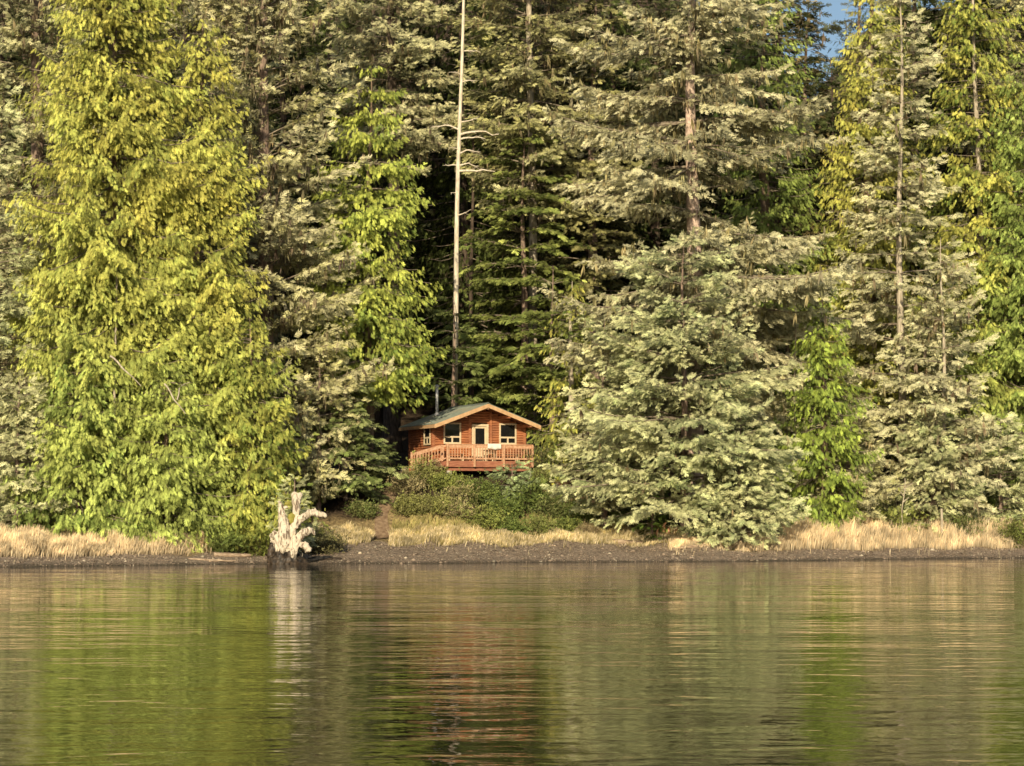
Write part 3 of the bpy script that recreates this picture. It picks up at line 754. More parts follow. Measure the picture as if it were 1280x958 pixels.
grass('dry_grass', 'tall straw-coloured grass along the shore at the left', 42000, (-29, -16, lambda x: 3.6 + wob(x) * .6 + np.clip((x + 19) / 3, 0, 1) * 2.2, lambda x: np.full_like(x, 10.)), lambda x, s: .75 + 0 * x, 1, ST, ST2)
grass('dry_grass', 'short straw-coloured grass along the top of the beach below the cabin', 60000, (-11.5, 10, lambda x: 7.6 + wob(x) - np.clip((x - 7) / 3, 0, 1) * 2.5, lambda x: np.full_like(x, 11.4)), lambda x, s: .42 + .12 * s, 2, ST, (.42, .34, .12), .04)
grass('dry_grass', 'tall straw-coloured grass along the shore at the right', 85000, (9, 34, lambda x: 4.2 + wob(x) * .5 + np.clip((14 - x) / 5, 0, 1) * 1.0, lambda x: 6.5 + 5.5 * np.clip((x - 9) / 6, 0, 1)), lambda x, s: .38 + .78 * np.clip((x - 12) / 6, 0, 1), 3, ST, ST2)
grass('green_grass', 'mixed green grass at the foot of the bushes below the cabin', 14000, (-8, 7, lambda x: np.full_like(x, 10.4), lambda x: np.full_like(x, 12.6)), lambda x, s: .55 + 0 * x, 4, (.42, .40, .14), (.60, .48, .24), .04)

# pebbles: low octahedra spread over the beach
def pebbles():
    rs = np.random.default_rng(9); n = 16000
    x = rs.uniform(-30, 34, n); y = shore(x) + rs.uniform(.1, 8.6, n)
    w = np.clip(np.interp(x, [-18, -14, 8, 12], [0, 1, 1, 0]), 0, 1)
    k = (y - shore(x)) < 4.2 + 4.2 * w
    x, y = x[k], y[k]; n = len(x); z = ground(x, y)
    s = rs.uniform(.02, .055, n) * np.where(rs.uniform(0, 1, n) < .05, rs.uniform(1.5, 4, n), 1)
    O = np.array([[1, 0, 0], [0, 1, 0], [-1, 0, 0], [0, -1, 0], [0, 0, .7], [0, 0, -.5]], float)
    a = rs.uniform(0, 6.28, n); ca, sa = np.cos(a), np.sin(a)
    v = O[None] * s[:, None, None] * rs.uniform(.7, 1.3, (n, 1, 3))
    vx = v[..., 0] * ca[:, None] - v[..., 1] * sa[:, None]; vy = v[..., 0] * sa[:, None] + v[..., 1] * ca[:, None]
    V = np.stack([vx + x[:, None], vy + y[:, None], v[..., 2] + z[:, None] + .01], -1).reshape(-1, 3)
    T = np.array([[0, 1, 4], [1, 2, 4], [2, 3, 4], [3, 0, 4], [1, 0, 5], [2, 1, 5], [3, 2, 5], [0, 3, 5]])
    Q = (np.arange(n)[:, None, None] * 6 + T[None]).reshape(-1, 3)
    c = np.where(rs.uniform(0, 1, (n, 1)) < .12, np.array([[.55, .48, .37]]), np.array([[.36, .28, .21]])) * rs.uniform(.5, 1.6, (n, 1))
    o = mesh_np('pebbles', V, Q, M['grass'], np.repeat(c, 6, 0)); tag(o, 'dark gravel and shell pebbles covering the beach', 'pebbles', kind='stuff')
pebbles()

# ------------------------------------------------------------------- cabin
class MB:
    def __init__(self): self.bm = bmesh.new()
    def box(self, x0, x1, y0, y1, z0, z1, rot=None, bev=0.0, tint=None):
        vs = [self.bm.verts.new(Vector(p)) for p in ((x0, y0, z0), (x1, y0, z0), (x1, y1, z0), (x0, y1, z0), (x0, y0, z1), (x1, y0, z1), (x1, y1, z1), (x0, y1, z1))]
        for f in ((0, 3, 2, 1), (4, 5, 6, 7), (0, 1, 5, 4), (1, 2, 6, 5), (2, 3, 7, 6), (3, 0, 4, 7)):
            self.bm.faces.new([vs[i] for i in f])
        if rot is not None:
            bmesh.ops.transform(self.bm, matrix=rot, verts=vs)
        if bev:
            es = list({e for v in vs for e in v.link_edges})
            bmesh.ops.bevel(self.bm, geom=es, offset=bev, segments=1, affect='EDGES')
        return self
    def prism(self, pts, axis, a, b):
        """extrude a closed polygon (2-D points) between a and b along axis"""
        def P(p, t):
            return Vector((p[0], t, p[1])) if axis == 'y' else Vector((t, p[0], p[1]))
        A = [self.bm.verts.new(P(p, a)) for p in pts]; B = [self.bm.verts.new(P(p, b)) for p in pts]
        self.bm.faces.new(A); self.bm.faces.new(B[::-1]); n = len(pts)
        for i in range(n): self.bm.faces.new([A[i], B[i], B[(i + 1) % n], A[(i + 1) % n]])
        return self
    def cyl(self, p0, p1, r0, r1=None, seg=12):
        p0, p1 = Vector(p0), Vector(p1); d = p1 - p0
        q = d.to_track_quat('Z', 'Y').to_matrix().to_4x4()
        bmesh.ops.create_cone(self.bm, cap_ends=True, segments=seg, radius1=r0, radius2=r0 if r1 is None else r1, depth=d.length, matrix=Matrix.Translation((p0 + p1) / 2) @ q)
        return self
    def build(self, name, mat, parent=None, smooth=False):
        bmesh.ops.recalc_face_normals(self.bm, faces=self.bm.faces)
        me = bpy.data.meshes.new(name); self.bm.to_mesh(me); self.bm.free(); me.materials.append(mat)
        if smooth:
            for p in me.polygons: p.use_smooth = True
        return link(bpy.data.objects.new(name, me), parent)

M['log'] = surf_mat('cedar_log', (.34, .11, .045), (.55, .225, .095), (1, 1, 6), 2.2, .75, .4, .01, c3=(.26, .11, .06))
M['trimwood'] = surf_mat('trim_cream', (.62, .48, .30), (.74, .60, .40), (1, 1, 1), 6, .6, .1, .005)
M['railwood'] = surf_mat('rail_wood', (.47, .245, .13), (.66, .40, .25), (1, 1, 1), 7, .75, .3, .01)
M['fascia'] = surf_mat('barge_board', (.50, .30, .15), (.62, .40, .22), (1, 1, 1), 5, .7, .2, .005)
M['deckrim'] = surf_mat('deck_rim', (.28, .10, .06), (.42, .18, .10), (.5, 1, 3), 6, .8, .3, .01)
M['concrete'] = surf_mat('pier_concrete', (.42, .37, .30), (.62, .56, .46), nscale=8, rough=.9)
M['soffit'] = surf_mat('soffit_wood', (.14, .06, .03), (.24, .10, .05), nscale=5)
M['metal'] = surf_mat('flue_metal', (.45, .45, .44), (.62, .61, .58), nscale=10, rough=.35, spec=.8)
M['white'] = surf_mat('pale_plastic', (.78, .72, .62), (.86, .80, .70), nscale=6, rough=.5)
def glass_mat():
    m, nt, out = newmat('window_glass')
    p = N(nt, 'ShaderNodeBsdfPrincipled'); p.inputs['Base Color'].default_value = (.012, .012, .012, 1); p.inputs['Roughness'].default_value = .06
    nt.links.new(p.outputs[0], out.inputs[0]); return m
M['glass'] = glass_mat()
M['roof'] = surf_mat('green_metal_roof', (.16, .185, .155), (.23, .27, .22), nscale=2.5, rough=.55, bump=.05, c3=(.25, .23, .17))
M['curtain'] = surf_mat('blind_fabric', (.45, .38, .28), (.55, .48, .36), nscale=6)

CA = math.radians(22); CX = W(598.5, 150); CY = 150.0
CZ = G(CX, CY) - .05; ZF = 5.88 - CZ
cabin = empty('cabin', (CX, CY, CZ), CA)
tag(cabin, 'small reddish log cabin with green metal roof and front deck at the forest edge', 'cabin')
HW, LD = 3.05, 4.15
EH, RH, TAN = 2.42, 3.50, None
slope = (3.58 - 2.28) / 3.5
def roofz(x): return 3.44 - abs(x) * slope        # underside
RND = random.Random(4)
# walls: horizontal log courses around the openings
front_open = [(-2.36, -1.26, 1.12, 2.38), (-.47, .57, 0, 2.32), (1.36, 2.46, 1.12, 2.38)]
side_open = [(.25, 1.35, 1.05, 2.4)]
def courses(mb, axis, lo, hi, zmax, off, opens, skirt=-.65, ext=.12, hfun=None):
    z = skirt; hc = .155
    while z < zmax:
        a, b = lo - ext, hi + ext
        zt = z + hc
        if hfun: 
            lim = hfun(z + hc * .6)
            if lim <= .1: break
            a, b = max(a, -lim), min(b, lim)
        segs = [(a, b)]
        for (o0, o1, oz0, oz1) in opens:
            if zt > oz0 + .02 and z < oz1 - .02:
                ns_ = []
                for s0, s1 in segs:
                    if o1 <= s0 or o0 >= s1: ns_.append((s0, s1)); continue
                    if s0 < o0: ns_.append((s0, o0))
                    if s1 > o1: ns_.append((o1, s1))
                segs = ns_
        r = hc / 2
        for s0, s1 in segs:
            if s1 - s0 < .03: continue
            j = RND.uniform(-.006, .006)
            prof = [(off + j + math.cos(t) * .10, z + r + math.sin(t) * r * 1.04) for t in [k * PI / 4 + PI / 8 for k in range(8)]]
            mb.prism(prof, 'x' if axis == 'x' else 'y', s0, s1)
        z += hc * .985
# x-running courses: prism axis 'x' takes points (y,z); y-running: (x,z)
mb = MB(); courses(mb, 'x', -HW, HW, 3.4, 0, front_open, hfun=lambda z: (3.42 - z) / slope if z > 2.2 else 9); mb.build('front_wall', M['log'], cabin)
mb = MB(); courses(mb, 'x', -HW, HW, 3.4, LD, [], hfun=lambda z: (3.42 - z) / slope if z > 2.2 else 9); mb.build('rear_wall', M['log'], cabin)
mb = MB(); courses(mb, 'y', 0, LD, 2.2, -HW, side_open, skirt=-.58); mb.build('side_wall', M['log'], cabin)
mb = MB(); courses(mb, 'y', 0, LD, 2.2, HW, [], skirt=-.58); mb.build('side_wall', M['log'], cabin)
MB().box(-HW + .1, HW - .1, .1, LD - .1, -.12, -.02).build('floor_panel', M['soffit'], cabin)
MB().box(-.73, -.58, -.16, -.105, 0.02, 3.1).build('wall_batten', M['log'], cabin)
MB().box(.68, .83, -.16, -.105, 0.02, 3.05).build('wall_batten', M['log'], cabin)
for x in (-HW, HW):
    for y in (0, LD): MB().box(x - .2, x + .2, y - .2, y + .2, -1.25, -.60, bev=.02).build('pier', M['concrete'], cabin)

def window(x0, x1, z0, z1, axis='x', off=-.13, parent=cabin):
    t = .10
    def bx(mb, a0, a1, b0, b1, c0, c1):
        if axis == 'x': mb.box(a0, a1, b0, b1, c0, c1)
        else: mb.box(-HW + b0, -HW + b1, a0, a1, c0, c1)
    mb = MB()
    zm = z0 + (z1 - z0) * .33; xm = (x0 + x1) / 2
    bx(mb, x0, x1, off, off + .09, z1 - t, z1); bx(mb, x0, x1, off, off + .09, z0, z0 + t)
    bx(mb, x0, x0 + t, off, off + .09, z0 + t, z1 - t); bx(mb, x1 - t, x1, off, off + .09, z0 + t, z1 - t)
    bx(mb, x0 + t, x1 - t, off + .015, off + .08, zm - .05, zm + .05)
    bx(mb, xm - .05, xm + .05, off + .017, off + .078, z0 + t, zm - .05)
    w = mb.build('window', M['trimwood'], parent)
    mb = MB(); bx(mb, x0 + t * .8, x1 - t * .8, off + .045, off + .06, z0 + t * .8, z1 - t * .8); mb.build('pane', M['glass'], w)
    return w
for (x0, x1, z0, z1) in (front_open[0], front_open[2]): window(x0 - .03, x1 + .03, z0 - .03, z1 + .03)
window(side_open[0][0] - .03, side_open[0][1] + .03, side_open[0][2] - .03, side_open[0][3] + .03, 'y')
# door
dr = MB().box(-.50, -.38, -.14, -.03, 0, 2.2).box(.48, .60, -.14, -.03, 0, 2.2).box(-.50, .60, -.145, -.025, 2.2, 2.34).build('door_frame', M['trimwood'], cabin)
mb = MB().box(-.38, .48, -.07, -.03, .02, .98).box(-.38, -.26, -.07, -.03, .98, 2.2).box(.36, .48, -.07, -.03, .98, 2.2).box(-.26, .36, -.07, -.03, 2.08, 2.2)
door = mb.build('door', M['trimwood'], cabin)
MB().box(-.27, .37, -.052, -.04, .97, 2.09).build('pane', M['glass'], door)
MB().cyl((.40, -.14, 1.0), (.40, -.07, 1.0), .035).build('handle', M['metal'], door)

# roof: two ribbed metal slopes
Y0, Y1 = -1.6, LD + .9
def slab(sgn, y0, y1, xa, xb, zo0, zo1):
    def zz(x): return 3.44 - x * slope
    pts = [(sgn * xa, zz(xa) + zo0), (sgn * xb, zz(xb) + zo0), (sgn * xb, zz(xb) + zo1), (sgn * xa, zz(xa) + zo1)]
    return pts
mb = MB()
for sg in (-1, 1):
    mb.prism(slab(sg, Y0, Y1, .0, 3.5, .075, .125), 'y', Y0, Y1)
    y = Y0 + .02
    while y < Y1 - .02:
        mb.prism(slab(sg, y, y + .03, .06, 3.5, .127, .16), 'y', y, y + .035); y += .38
roof = mb.build('roof', M['roof'], cabin)
MB().prism([(-.2, 3.50), (0, 3.605), (.2, 3.50), (.2, 3.53), (0, 3.64), (-.2, 3.53)], 'y', Y0 - .02, Y1 + .02).build('ridge_cap', M['roof'], roof)
mb = MB()
for sg in (-1, 1): mb.prism(slab(sg, Y0, Y1, .02, 3.46, .0, .07), 'y', Y0 + .02, Y1 - .02)
mb.build('soffit', M['soffit'], roof)
mb = MB()
for sg in (-1, 1):
    mb.prism(slab(sg, 0, 0, .0, 3.53, -.13, .11), 'y', Y0 - .05, Y0)
mb.build('barge_board', M['fascia'], roof)
MB().prism(slab(-1, 0, 0, 3.50, 3.54, -.1, .1), 'y', Y0, Y1).build('eave_board', M['fascia'], roof)
MB().prism(slab(1, 0, 0, 3.50, 3.54, -.1, .1), 'y', Y0, Y1).build('eave_board', M['fascia'], roof)
for x in (-2.9, -1.45, 0, 1.45, 2.9):      # purlins carrying the overhang
    z = roofz(x) - .02
    MB().box(x - .075, x + .075, Y0 + .05, .3, z - .2, z).build('purlin', M['fascia'] if x == 0 else M['log'], roof)
ch = MB().cyl((-1.8, 2.7, 2.85), (-1.8, 2.7, 4.75), .095).cyl((-1.8, 2.7, 2.95), (-1.8, 2.7, 3.12), .24, .11).build('stovepipe', M['metal'], roof, True)
MB().cyl((-1.8, 2.7, 4.78), (-1.8, 2.7, 4.84), .15).cyl((-1.8, 2.7, 4.84), (-1.8, 2.7, 4.92), .15, .03).build('rain_cap', M['metal'], ch)

# deck
DX0, DX1, DY = -2.83, 2.91, -1.75
mb = MB(); y = DY + .02
while y < -.13: mb.box(DX0 + .02, DX1 - .02, y, y + .125, -.04, 0); y += .135
deck = mb.build('deck', M['railwood'], cabin)
MB().box(DX0, DX1, DY - .04, DY + .0, -.38, -.01).box(DX0 - .04, DX0, DY - .04, -.1, -.38, -.01).box(DX1, DX1 + .04, DY - .04, -.1, -.38, -.01).build('rim_board', M['deckrim'], deck)
MB().box(DX0 + .1, DX1 - .1, DY + .12, DY + .28, -.60, -.44).build('beam', M['deckrim'], deck)
for x in (DX0 + .25, DX1 - .22):
    MB().box(x - .15, x + .15, DY + .06, DY + .36, -1.35, -.60, bev=.02).build('pier', M['concrete'], deck)
# railing
rl = MB().box(DX0, DX1, DY - .05, DY - .005, .80, 1.0).box(DX0, DX1, DY - .09, DY + .05, 1.0, 1.04).box(DX0, DX1, DY - .045, DY - .01, .10, .20) \
    .box(DX1 + .005, DX1 + .04, DY + .02, -.12, .80, 1.0).box(DX1 - .05, DX1 + .06, DY + .055, -.12, 1.003, 1.043).box(DX1 + .005, DX1 + .04, DY + .02, -.12, .10, .20).build('railing', M['railwood'], deck)
for x in (DX0 + .05, -1.0, .95, DX1 - .05):
    MB().box(x - .06, x + .06, DY - .15, DY - .052 + .0, -.36, 1.0).build('post', M['railwood'], rl)
MB().box(DX0 - .02, DX0 + .10, -.95, -.83, -.02, 1.0).build('post', M['railwood'], rl)
n = 30
for i in range(n):
    x = DX0 + .2 + (DX1 - DX0 - .4) * i / (n - 1)
    MB().box(x - .025, x + .025, DY - .035, DY - .012 + .0, .203, .797).build('baluster', M['railwood'], rl)
for i in range(8):
    y = DY + .18 + 1.35 * i / 7
    MB().box(DX1 + .01, DX1 + .035, y - .025, y + .025, .203, .797).build('baluster', M['railwood'], rl)
# stairs down to the left
stp = empty('stairs', (0, 0, 0)); stp.parent = cabin
sx0, sx1, dz = DX0 - .04, DX0 - 1.9, -.78
mb = MB()
for i in range(4):
    xa = sx0 - (i + .15) * (sx0 - sx1) / 4.4; z = -.19 * (i + 1) + .02
    mb.box(xa - .34, xa, DY + .05, DY + .95, z - .05, z)
mb.build('tread', M['railwood'], stp)
def slat_between(mb, xa, za, xb, zb, y0, y1, hgt):
    mb.prism([(xa, za), (xb, zb), (xb, zb - hgt), (xa, za - hgt)], 'y', y0, y1)
mb = MB()
for y in (DY, DY + .97): slat_between(mb, sx0, -.02, sx1, -.80, y, y + .04, .25)
mb.build('stringer', M['deckrim'], stp)
for k, y in enumerate((DY - .06, DY + .96)):
    mb = MB()
    slat_between(mb, sx0 + .02, 1.0, sx1, .46, y, y + .045, .14)
    slat_between(mb, sx0 + .02, .20, sx1, -.42, y + .005, y + .04, .08)
    hr = mb.build('handrail', M['railwood'], stp)
    MB().box(sx1 - .06, sx1 + .06, y - .03, y + .08, -1.1, .54).build('post', M['railwood'], hr)
    for i in range(9):
        f = (i + .7) / 9.6; x = sx0 + (sx1 - sx0) * f
        z1 = 1.0 - .54 * f - .14; z0 = .20 - .62 * f
        MB().box(x - .025, x + .025, y + .01, y + .032, z0, z1).build('baluster', M['railwood'], hr)

# things on the deck
def onto(x, y, z=0.0):
    return (CX + x * math.cos(CA) - y * math.sin(CA), CY + x * math.sin(CA) + y * math.cos(CA), CZ + ZF + z)
for o in cabin.children:    # everything of the cabin was drawn from floor level
    o.location.z += ZF
tb = empty('table', onto(.28, -1.05), CA); tag(tb, 'small wooden table on the deck right of the door', 'table')
MB().box(-.40, .40, -.3, .3, .66, .71, bev=.01).build('table_top', M['trimwood'], tb)
for sx in (-.32, .32):
    for sy in (-.23, .23): MB().box(sx - .035, sx + .035, sy - .035, sy + .035, 0, .66).build('leg', M['trimwood'], tb)
MB().box(-.34, .34, -.26, -.24, .45, .66).build('apron', M['trimwood'], tb)
def cloth():
    xs = np.linspace(-.44, .44, 19)
    prof = [(-.02, .74), (-.025, .85), (-.03, .95), (-.028, 1.03), (.01, 1.068), (.07, 1.072), (.13, 1.066), (.168, 1.03), (.172, .93), (.175, .80)]
    rows = []
    for k, (y, z) in enumerate(prof):
        f = max(0, 1 - k / 3.5)
        rows.append([(x * (1 + .02 * f), y - .02 * f * (1 + math.sin(x * 17)) - .008, z - .03 * f * math.sin(x * 7 + 1)) for x in xs])
    V = np.array(rows).reshape(-1, 3); n = len(xs)
    Q = np.array([(i * n + j, i * n + j + 1, (i + 1) * n + j + 1, (i + 1) * n + j) for i in range(len(prof) - 1) for j in range(n - 1)])
    o = mesh_np('cloth', V, Q, M['white'], None, None, True)
    sm = o.modifiers.new('thick', 'SOLIDIFY'); sm.thickness = .02; sm.offset = 0
    o.location = onto(.30, DY - .11); o.rotation_euler = (0, 0, CA)
    tag(o, 'pale cloth draped over the deck railing right of the door', 'cloth')
cloth()
for k, (x, lab) in enumerate(((-1.75, 'low pale bench on the deck under the left front window'), (1.85, 'low pale bench on the deck under the right front window'))):
    bn = empty('bench', onto(x, -.55), CA); tag(bn, lab, 'bench', 'low benches on the deck')
    MB().box(-.55, .55, -.17, .17, .42, .47, bev=.008).build('seat', M['trimwood'], bn)
    for sx in (-.45, .45): MB().box(sx - .04, sx + .04, -.14, .14, 0, .42).build('leg', M['trimwood'], bn)

# ------------------------------------------------------- stumps, logs, post
def drift_mat(name, pale1, pale2, dark, zd0, zd1, mossy=None):
    m, nt, out = newmat(name)
    tc = N(nt, 'ShaderNodeTexCoord'); mp = N(nt, 'ShaderNodeMapping'); mp.inputs['Scale'].default_value = (7, 7, 1.2)
    nt.links.new(tc.outputs['Object'], mp.inputs['Vector'])
    no = N(nt, 'ShaderNodeTexNoise'); no.inputs['Scale'].default_value = 1.2; no.inputs['Detail'].default_value = 6; no.inputs['Distortion'].default_value = .8
    nt.links.new(mp.outputs[0], no.inputs['Vector'])
    cr = N(nt, 'ShaderNodeValToRGB'); cr.color_ramp.elements[0].position = .38; cr.color_ramp.elements[1].position = .50
    cr.color_ramp.elements[0].color = (*pale1, 1); cr.color_ramp.elements[1].color = (*pale2, 1)
    nt.links.new(no.outputs['Fac'], cr.inputs[0])
    sx = N(nt, 'ShaderNodeSeparateXYZ'); nt.links.new(tc.outputs['Object'], sx.inputs[0])
    n2 = N(nt, 'ShaderNodeTexNoise'); n2.inputs['Scale'].default_value = 2.2; n2.inputs['Detail'].default_value = 4
    nt.links.new(tc.outputs['Object'], n2.inputs['Vector'])
    ad = N(nt, 'ShaderNodeMath', operation='MULTIPLY_ADD'); ad.inputs[1].default_value = 1.6
    nt.links.new(n2.outputs['Fac'], ad.inputs[0]); nt.links.new(sx.outputs['Z'], ad.inputs[2])
    mr = N(nt, 'ShaderNodeMapRange'); mr.inputs['From Min'].default_value = zd0 + .8; mr.inputs['From Max'].default_value = zd1 + .8
    nt.links.new(ad.outputs[0], mr.inputs['Value'])
    mx = N(nt, 'ShaderNodeMix', data_type='RGBA'); mx.inputs[6].default_value = (*dark, 1)
    nt.links.new(mr.outputs[0], mx.inputs[0]); nt.links.new(cr.outputs[0], mx.inputs[7])
    p = N(nt, 'ShaderNodeBsdfPrincipled'); p.inputs['Roughness'].default_value = .75
    nt.links.new(mx.outputs[2], p.inputs['Base Color'])
    b = N(nt, 'ShaderNodeBump'); b.inputs['Strength'].default_value = .9; b.inputs['Distance'].default_value = .06
    nt.links.new(no.outputs['Fac'], b.inputs['Height']); nt.links.new(b.outputs[0], p.inputs['Normal'])
    nt.links.new(p.outputs[0], out.inputs[0]); return m
def blobs(chains, voxel, name, mat, parent, disp=.08, tsize=.35, seed=1):
    bm = bmesh.new(); rr = random.Random(seed)
    for ch in chains:
        pts = [Vector(p[:3]) for p in ch]; rad = [p[3] for p in ch]
        for i in range(len(pts) - 1):
            n = max(2, int((pts[i + 1] - pts[i]).length / .06))
            for k in range(n):
                f = k / n; c = pts[i].lerp(pts[i + 1], f); r = rad[i] * (1 - f) + rad[i + 1] * f
                bmesh.ops.create_icosphere(bm, subdivisions=1, radius=r * rr.uniform(.88, 1.12), matrix=Matrix.Translation(c + Vector((rr.uniform(-1, 1), rr.uniform(-1, 1), rr.uniform(-1, 1))) * r * .12))
    me = bpy.data.meshes.new(name); bm.to_mesh(me); bm.free(); me.materials.append(mat)
    o = link(bpy.data.objects.new(name, me), parent)
    rm = o.modifiers.new('union', 'REMESH'); rm.mode = 'VOXEL'; rm.voxel_size = voxel; rm.use_smooth_shade = True
    tx = bpy.data.textures.new(name + '_grain', 'CLOUDS'); tx.noise_scale = tsize
    d = o.modifiers.new('grain', 'DISPLACE'); d.texture = tx; d.strength = disp; d.mid_level = .5
    return o
SD = 127.4; sx_ = W(360.5, SD); sz_ = Z(702.5, SD)
st = empty('driftwood_stump', (sx_, SD, min(sz_, G(sx_, SD)) ))
tag(st, 'big bleached driftwood stump with upturned twisted roots at the water edge', 'stump')
def q(x, z, y, r): return ((x - 0) / 172, y, z / 172, r * 1.15)
chains = [
 [q(-60, 90, .1, .34), q(20, 80, .1, .36), q(90, 60, .15, .26)],
 [q(-148, 225, -.2, .08), q(-140, 262, -.22, .13), q(-115, 275, -.28, .16), q(-78, 205, -.34, .18), q(-42, 115, -.38, .14), q(-32, 80, -.38, .06)],
 [q(-150, 200, -.1, .07), q(-118, 200, -.28, .10), q(-92, 120, -.36, .10), q(-80, 90, -.36, .05)],
 [q(5, 120, -.2, .20), q(-12, 190, -.25, .30), q(-32, 280, -.25, .32), q(-35, 360, -.2, .27), q(-45, 430, -.1, .20), q(-66, 500, -.05, .13), q(-70, 545, 0, .11), q(-82, 575, 0, .05)],
 [q(-60, 480, 0, .1), q(-20, 520, 0, .07), q(5, 505, 0, .05)],
 [q(30, 200, -.05, .26), q(40, 300, 0, .20), q(66, 400, .1, .19), q(74, 500, .1, .19), q(70, 570, .1, .22), q(60, 625, .1, .16), q(30, 640, .1, .06)],
 [q(75, 580, .1, .18), q(105, 620, .1, .14), q(128, 632, .1, .05)],
 [q(20, 250, -.15, .24), q(70, 350, -.15, .20), q(115, 410, -.12, .17), q(200, 462, -.15, .19), q(280, 455, -.2, .17), q(330, 445, -.2, .12), q(352, 415, -.2, .05)],
 [q(200, 462, -.15, .15), q(240, 490, -.2, .07), q(262, 510, -.2, .03)],
 [q(30, 160, -.3, .20), q(85, 215, -.33, .22), q(140, 275, -.36, .20), q(200, 305, -.36, .17), q(236, 290, -.3, .10), q(246, 258, -.3, .04)],
 [q(60, 20, -.4, .14), q(62, 110, -.42, .21), q(80, 180, -.38, .18), q(60, 210, -.35, .1)],
 [q(100, 185, -.32, .14), q(160, 165, -.36, .17), q(192, 130, -.38, .15), q(170, 100, -.3, .08)],
 [q(150, 5, .3, .16), q(230, 40, .6, .12), q(330, 50, .9, .07), q(400, 60, 1.1, .04)],
 ]
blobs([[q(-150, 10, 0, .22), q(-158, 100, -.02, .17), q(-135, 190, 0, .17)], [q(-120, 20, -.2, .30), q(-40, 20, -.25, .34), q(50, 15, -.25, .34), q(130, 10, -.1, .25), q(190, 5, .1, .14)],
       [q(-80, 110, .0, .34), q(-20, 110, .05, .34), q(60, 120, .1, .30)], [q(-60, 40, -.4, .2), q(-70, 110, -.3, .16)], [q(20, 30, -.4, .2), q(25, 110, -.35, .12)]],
      .05, 'wet_shaded_base', surf_mat('wet_shaded_wood', (.012, .010, .008), (.085, .06, .04), (1, 1, 1), 5, .5, .8, .04), st, .08, .2, 5)  # wet dark wood, with the shade of the root cavities in its colour
blobs(chains, .035, 'roots', drift_mat('driftwood_bleached', (.15, .10, .065), (.68, .58, .44), (.012, .010, .008), .42, .60), st, .11, .22)
M['mossy'] = surf_mat('moss_patch', (.22, .20, .04), (.35, .31, .07), nscale=6, rough=.95, bump=.6)
blobs([[q(20, 400, -.05, .16), q(40, 440, .0, .17), q(30, 370, -.1, .12)], [q(-20, 545, .0, .10), q(10, 550, .05, .12), q(20, 530, .05, .08)]], .05, 'moss_patch', M['mossy'], st, .08, .1)

RD = 140.5; rx = W(834, RD)
rs_ = empty('weathered_stump', (rx, RD, G(rx, RD) - .05)); tag(rs_, 'broken reddish-brown stump at the top of the beach under the dark hemlock', 'stump')
blobs([[(-.55, 0, .0, .14), (-.62, 0, .45, .10), (-.5, 0, .75, .05)], [(-.3, 0, 0, .2), (-.25, -.1, .5, .15), (-.2, 0, .95, .08), (-.05, 0, 1.05, .05)], [(.1, 0, 0, .2), (.05, -.1, .45, .14), (.1, 0, .8, .07)],
       [(.35, 0, 0, .2), (.45, -.05, .5, .12), (.7, 0, .7, .07)], [(-.5, 0, .1, .15), (.6, 0, .1, .14), (.95, 0, .15, .08)]], .05, 'splinters',
      drift_mat('red_rotten_wood', (.30, .13, .06), (.55, .30, .16), (.10, .05, .03), 0.0, .2), rs_, .08, .2)

def log(name, label, px0, px1, py, D, r, mat, dpx=0, z=None, cat='log'):
    x0, x1 = W(px0, D), W(px1, D + dpx); K = 14; t = np.linspace(0, 1, K)
    x = x0 + (x1 - x0) * t; y = D + dpx * t; zz = ground(x, y) + r * .7
    zz = zz.mean() * .5 + zz * .5
    rr = np.random.default_rng(int(px0)); rad = r * (1 - .35 * t) * rr.uniform(.85, 1.12, K); rad[0] *= .9; rad[-1] *= .4
    y = y + .04 * np.sin(t * 9)
    o0 = np.array([x[0], y[0], zz[0]])
    V, Q = tube_np((np.stack([x, y, zz], -1) - o0)[None], rad[None], 9)
    # caps
    V = np.concatenate([V, [[0, 0, 0]], [[x[-1] - x0, y[-1] - o0[1], zz[-1] - o0[2]]]]); n = len(V)
    cq = [(i, (i + 1) % 9, n - 2, n - 2) for i in range(9)]
    b = MB(); 
    vs = [b.bm.verts.new(p) for p in V]
    for f in Q: b.bm.faces.new([vs[i] for i in f])
    for i in range(9):
        b.bm.faces.new([vs[(i + 1) % 9], vs[i], vs[n - 2]])
        e = (K - 1) * 9; b.bm.faces.new([vs[e + i], vs[e + (i + 1) % 9], vs[n - 1]])
    o = b.build(name, mat, None, True); o.location = o0; return tag(o, label, cat)
M['driftlog'] = surf_mat('drift_log', (.22, .15, .10), (.50, .38, .26), (.4, 3, 3), 5, .85, .6, .03)
M['darklog'] = surf_mat('wet_log', (.03, .022, .016), (.09, .065, .045), (.4, 3, 3), 5, .6, .6, .03)
log('driftwood_log', 'long pale driftwood log in the straw grass left of the reddish stump', 738, 806, 656, 139.6, .17, M['driftlog'], .3)
log('driftwood_log', 'thin pinkish driftwood pole on the beach left of the big stump', 236, 292, 685, 127.2, .07, M['driftlog'], -.6)
log('driftwood_log', 'short grey driftwood piece beside the thin pinkish pole', 262, 300, 688, 126.5, .06, M['driftlog'], .9)
log('driftwood_log', 'dark wet log lying on the gravel right behind the big stump', 386, 428, 688, 128.6, .10, M['darklog'], .7)
log('driftwood_log', 'weathered log at the top of the beach in shade left of the big stump', 268, 316, 668, 128.9, .14, M['driftlog'], .5)
log('driftwood_log', 'low brown log at the edge of the gravel right of the reddish stump', 850, 885, 680, 137.2, .10, M['driftlog'], .6)
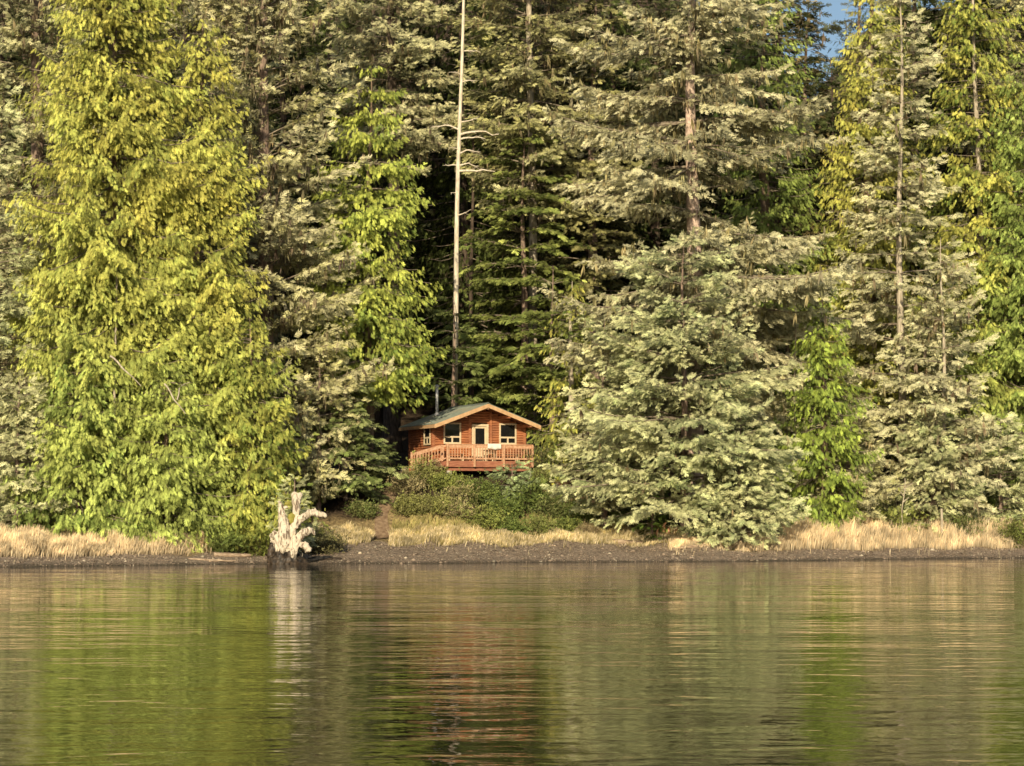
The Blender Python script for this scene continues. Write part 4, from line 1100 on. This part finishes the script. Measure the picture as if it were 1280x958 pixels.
# small post in the right grass
pz = G(W(1177, 147), 147)
pst = MB().box(-.06, .06, -.06, .06, 0, Z(636, 147) - pz, bev=.015).build('wooden_post', M['bark_pale'])
pst.location = (W(1177, 147), 147, pz); pst.rotation_euler = (.03, -.04, .3); tag(pst, 'small pale wooden post standing in the right-hand grass', 'post')
# rocks by the path
M['rock'] = surf_mat('pale_rock', (.24, .19, .14), (.50, .42, .32), nscale=4, rough=.9, bump=.6, bdist=.05)
def rock(label, px, D, r, seed):
    bm = bmesh.new(); bmesh.ops.create_icosphere(bm, subdivisions=3, radius=1); rr = random.Random(seed)
    ph = [rr.uniform(0, 6) for _ in range(4)]
    for v in bm.verts:
        c = v.co; k = 1 + .16 * math.sin(c.x * 3 + ph[0]) + .13 * math.sin(c.y * 4 + ph[1]) + .12 * math.sin(c.z * 5 + ph[2])
        v.co = Vector((c.x * r, c.y * r * .8, c.z * r * .9)) * k
    me = bpy.data.meshes.new('rock'); bm.to_mesh(me); bm.free(); me.materials.append(M['rock'])
    o = link(bpy.data.objects.new('rock', me)); x = W(px, D); o.location = (x, D, G(x, D) + r * .45); tag(o, label, 'rock')
rock('pale boulder on the bank just left of the deck stairs', 505, 147.0, .36, 1)
rock('smaller brown boulder at the top of the path', 489, 147.6, .26, 2)
rock('lone pale stone on the brown slope right of the deck', 695, 147.2, .28, 3)

# --------------------------------------------------------- light and camera
ld = bpy.data.lights.new('sun', 'SUN'); ld.energy = 5.0; ld.angle = math.radians(.5); ld.color = (1, .86, .60)
lo = link(bpy.data.objects.new('sun', ld)); lo.rotation_euler = SUN.to_track_quat('Z', 'Y').to_euler(); lo.location = (-40, -80, 60)
wd = bpy.data.worlds.new('World'); SC.world = wd; wd.use_nodes = True
nt = wd.node_tree; bg = nt.nodes['Background']
sky = nt.nodes.new('ShaderNodeTexSky'); sky.sky_type = 'NISHITA'; sky.sun_disc = False; sky.sun_elevation = SE
sky.sun_rotation = math.atan2(SUN.x, SUN.y); sky.ozone_density = 1.6
nt.links.new(sky.outputs[0], bg.inputs['Color']); bg.inputs['Strength'].default_value = .095

cd = bpy.data.cameras.new('camera'); cd.sensor_width = 36; cd.lens = F / 1280 * 36; cd.clip_end = 9000; cd.clip_start = .5
cam = link(bpy.data.objects.new('camera', cd)); cam.location = (0, 0, CAMZ)
cam.rotation_euler = (PI / 2 + math.atan((HOR - 479) / F), 0, 0)
SC.camera = cam
SC.view_settings.view_transform = 'Standard'; SC.view_settings.look = 'None'; SC.view_settings.exposure = 0
SC.cycles.max_bounces = 5; SC.cycles.diffuse_bounces = 2; SC.cycles.transmission_bounces = 2; SC.cycles.glossy_bounces = 2
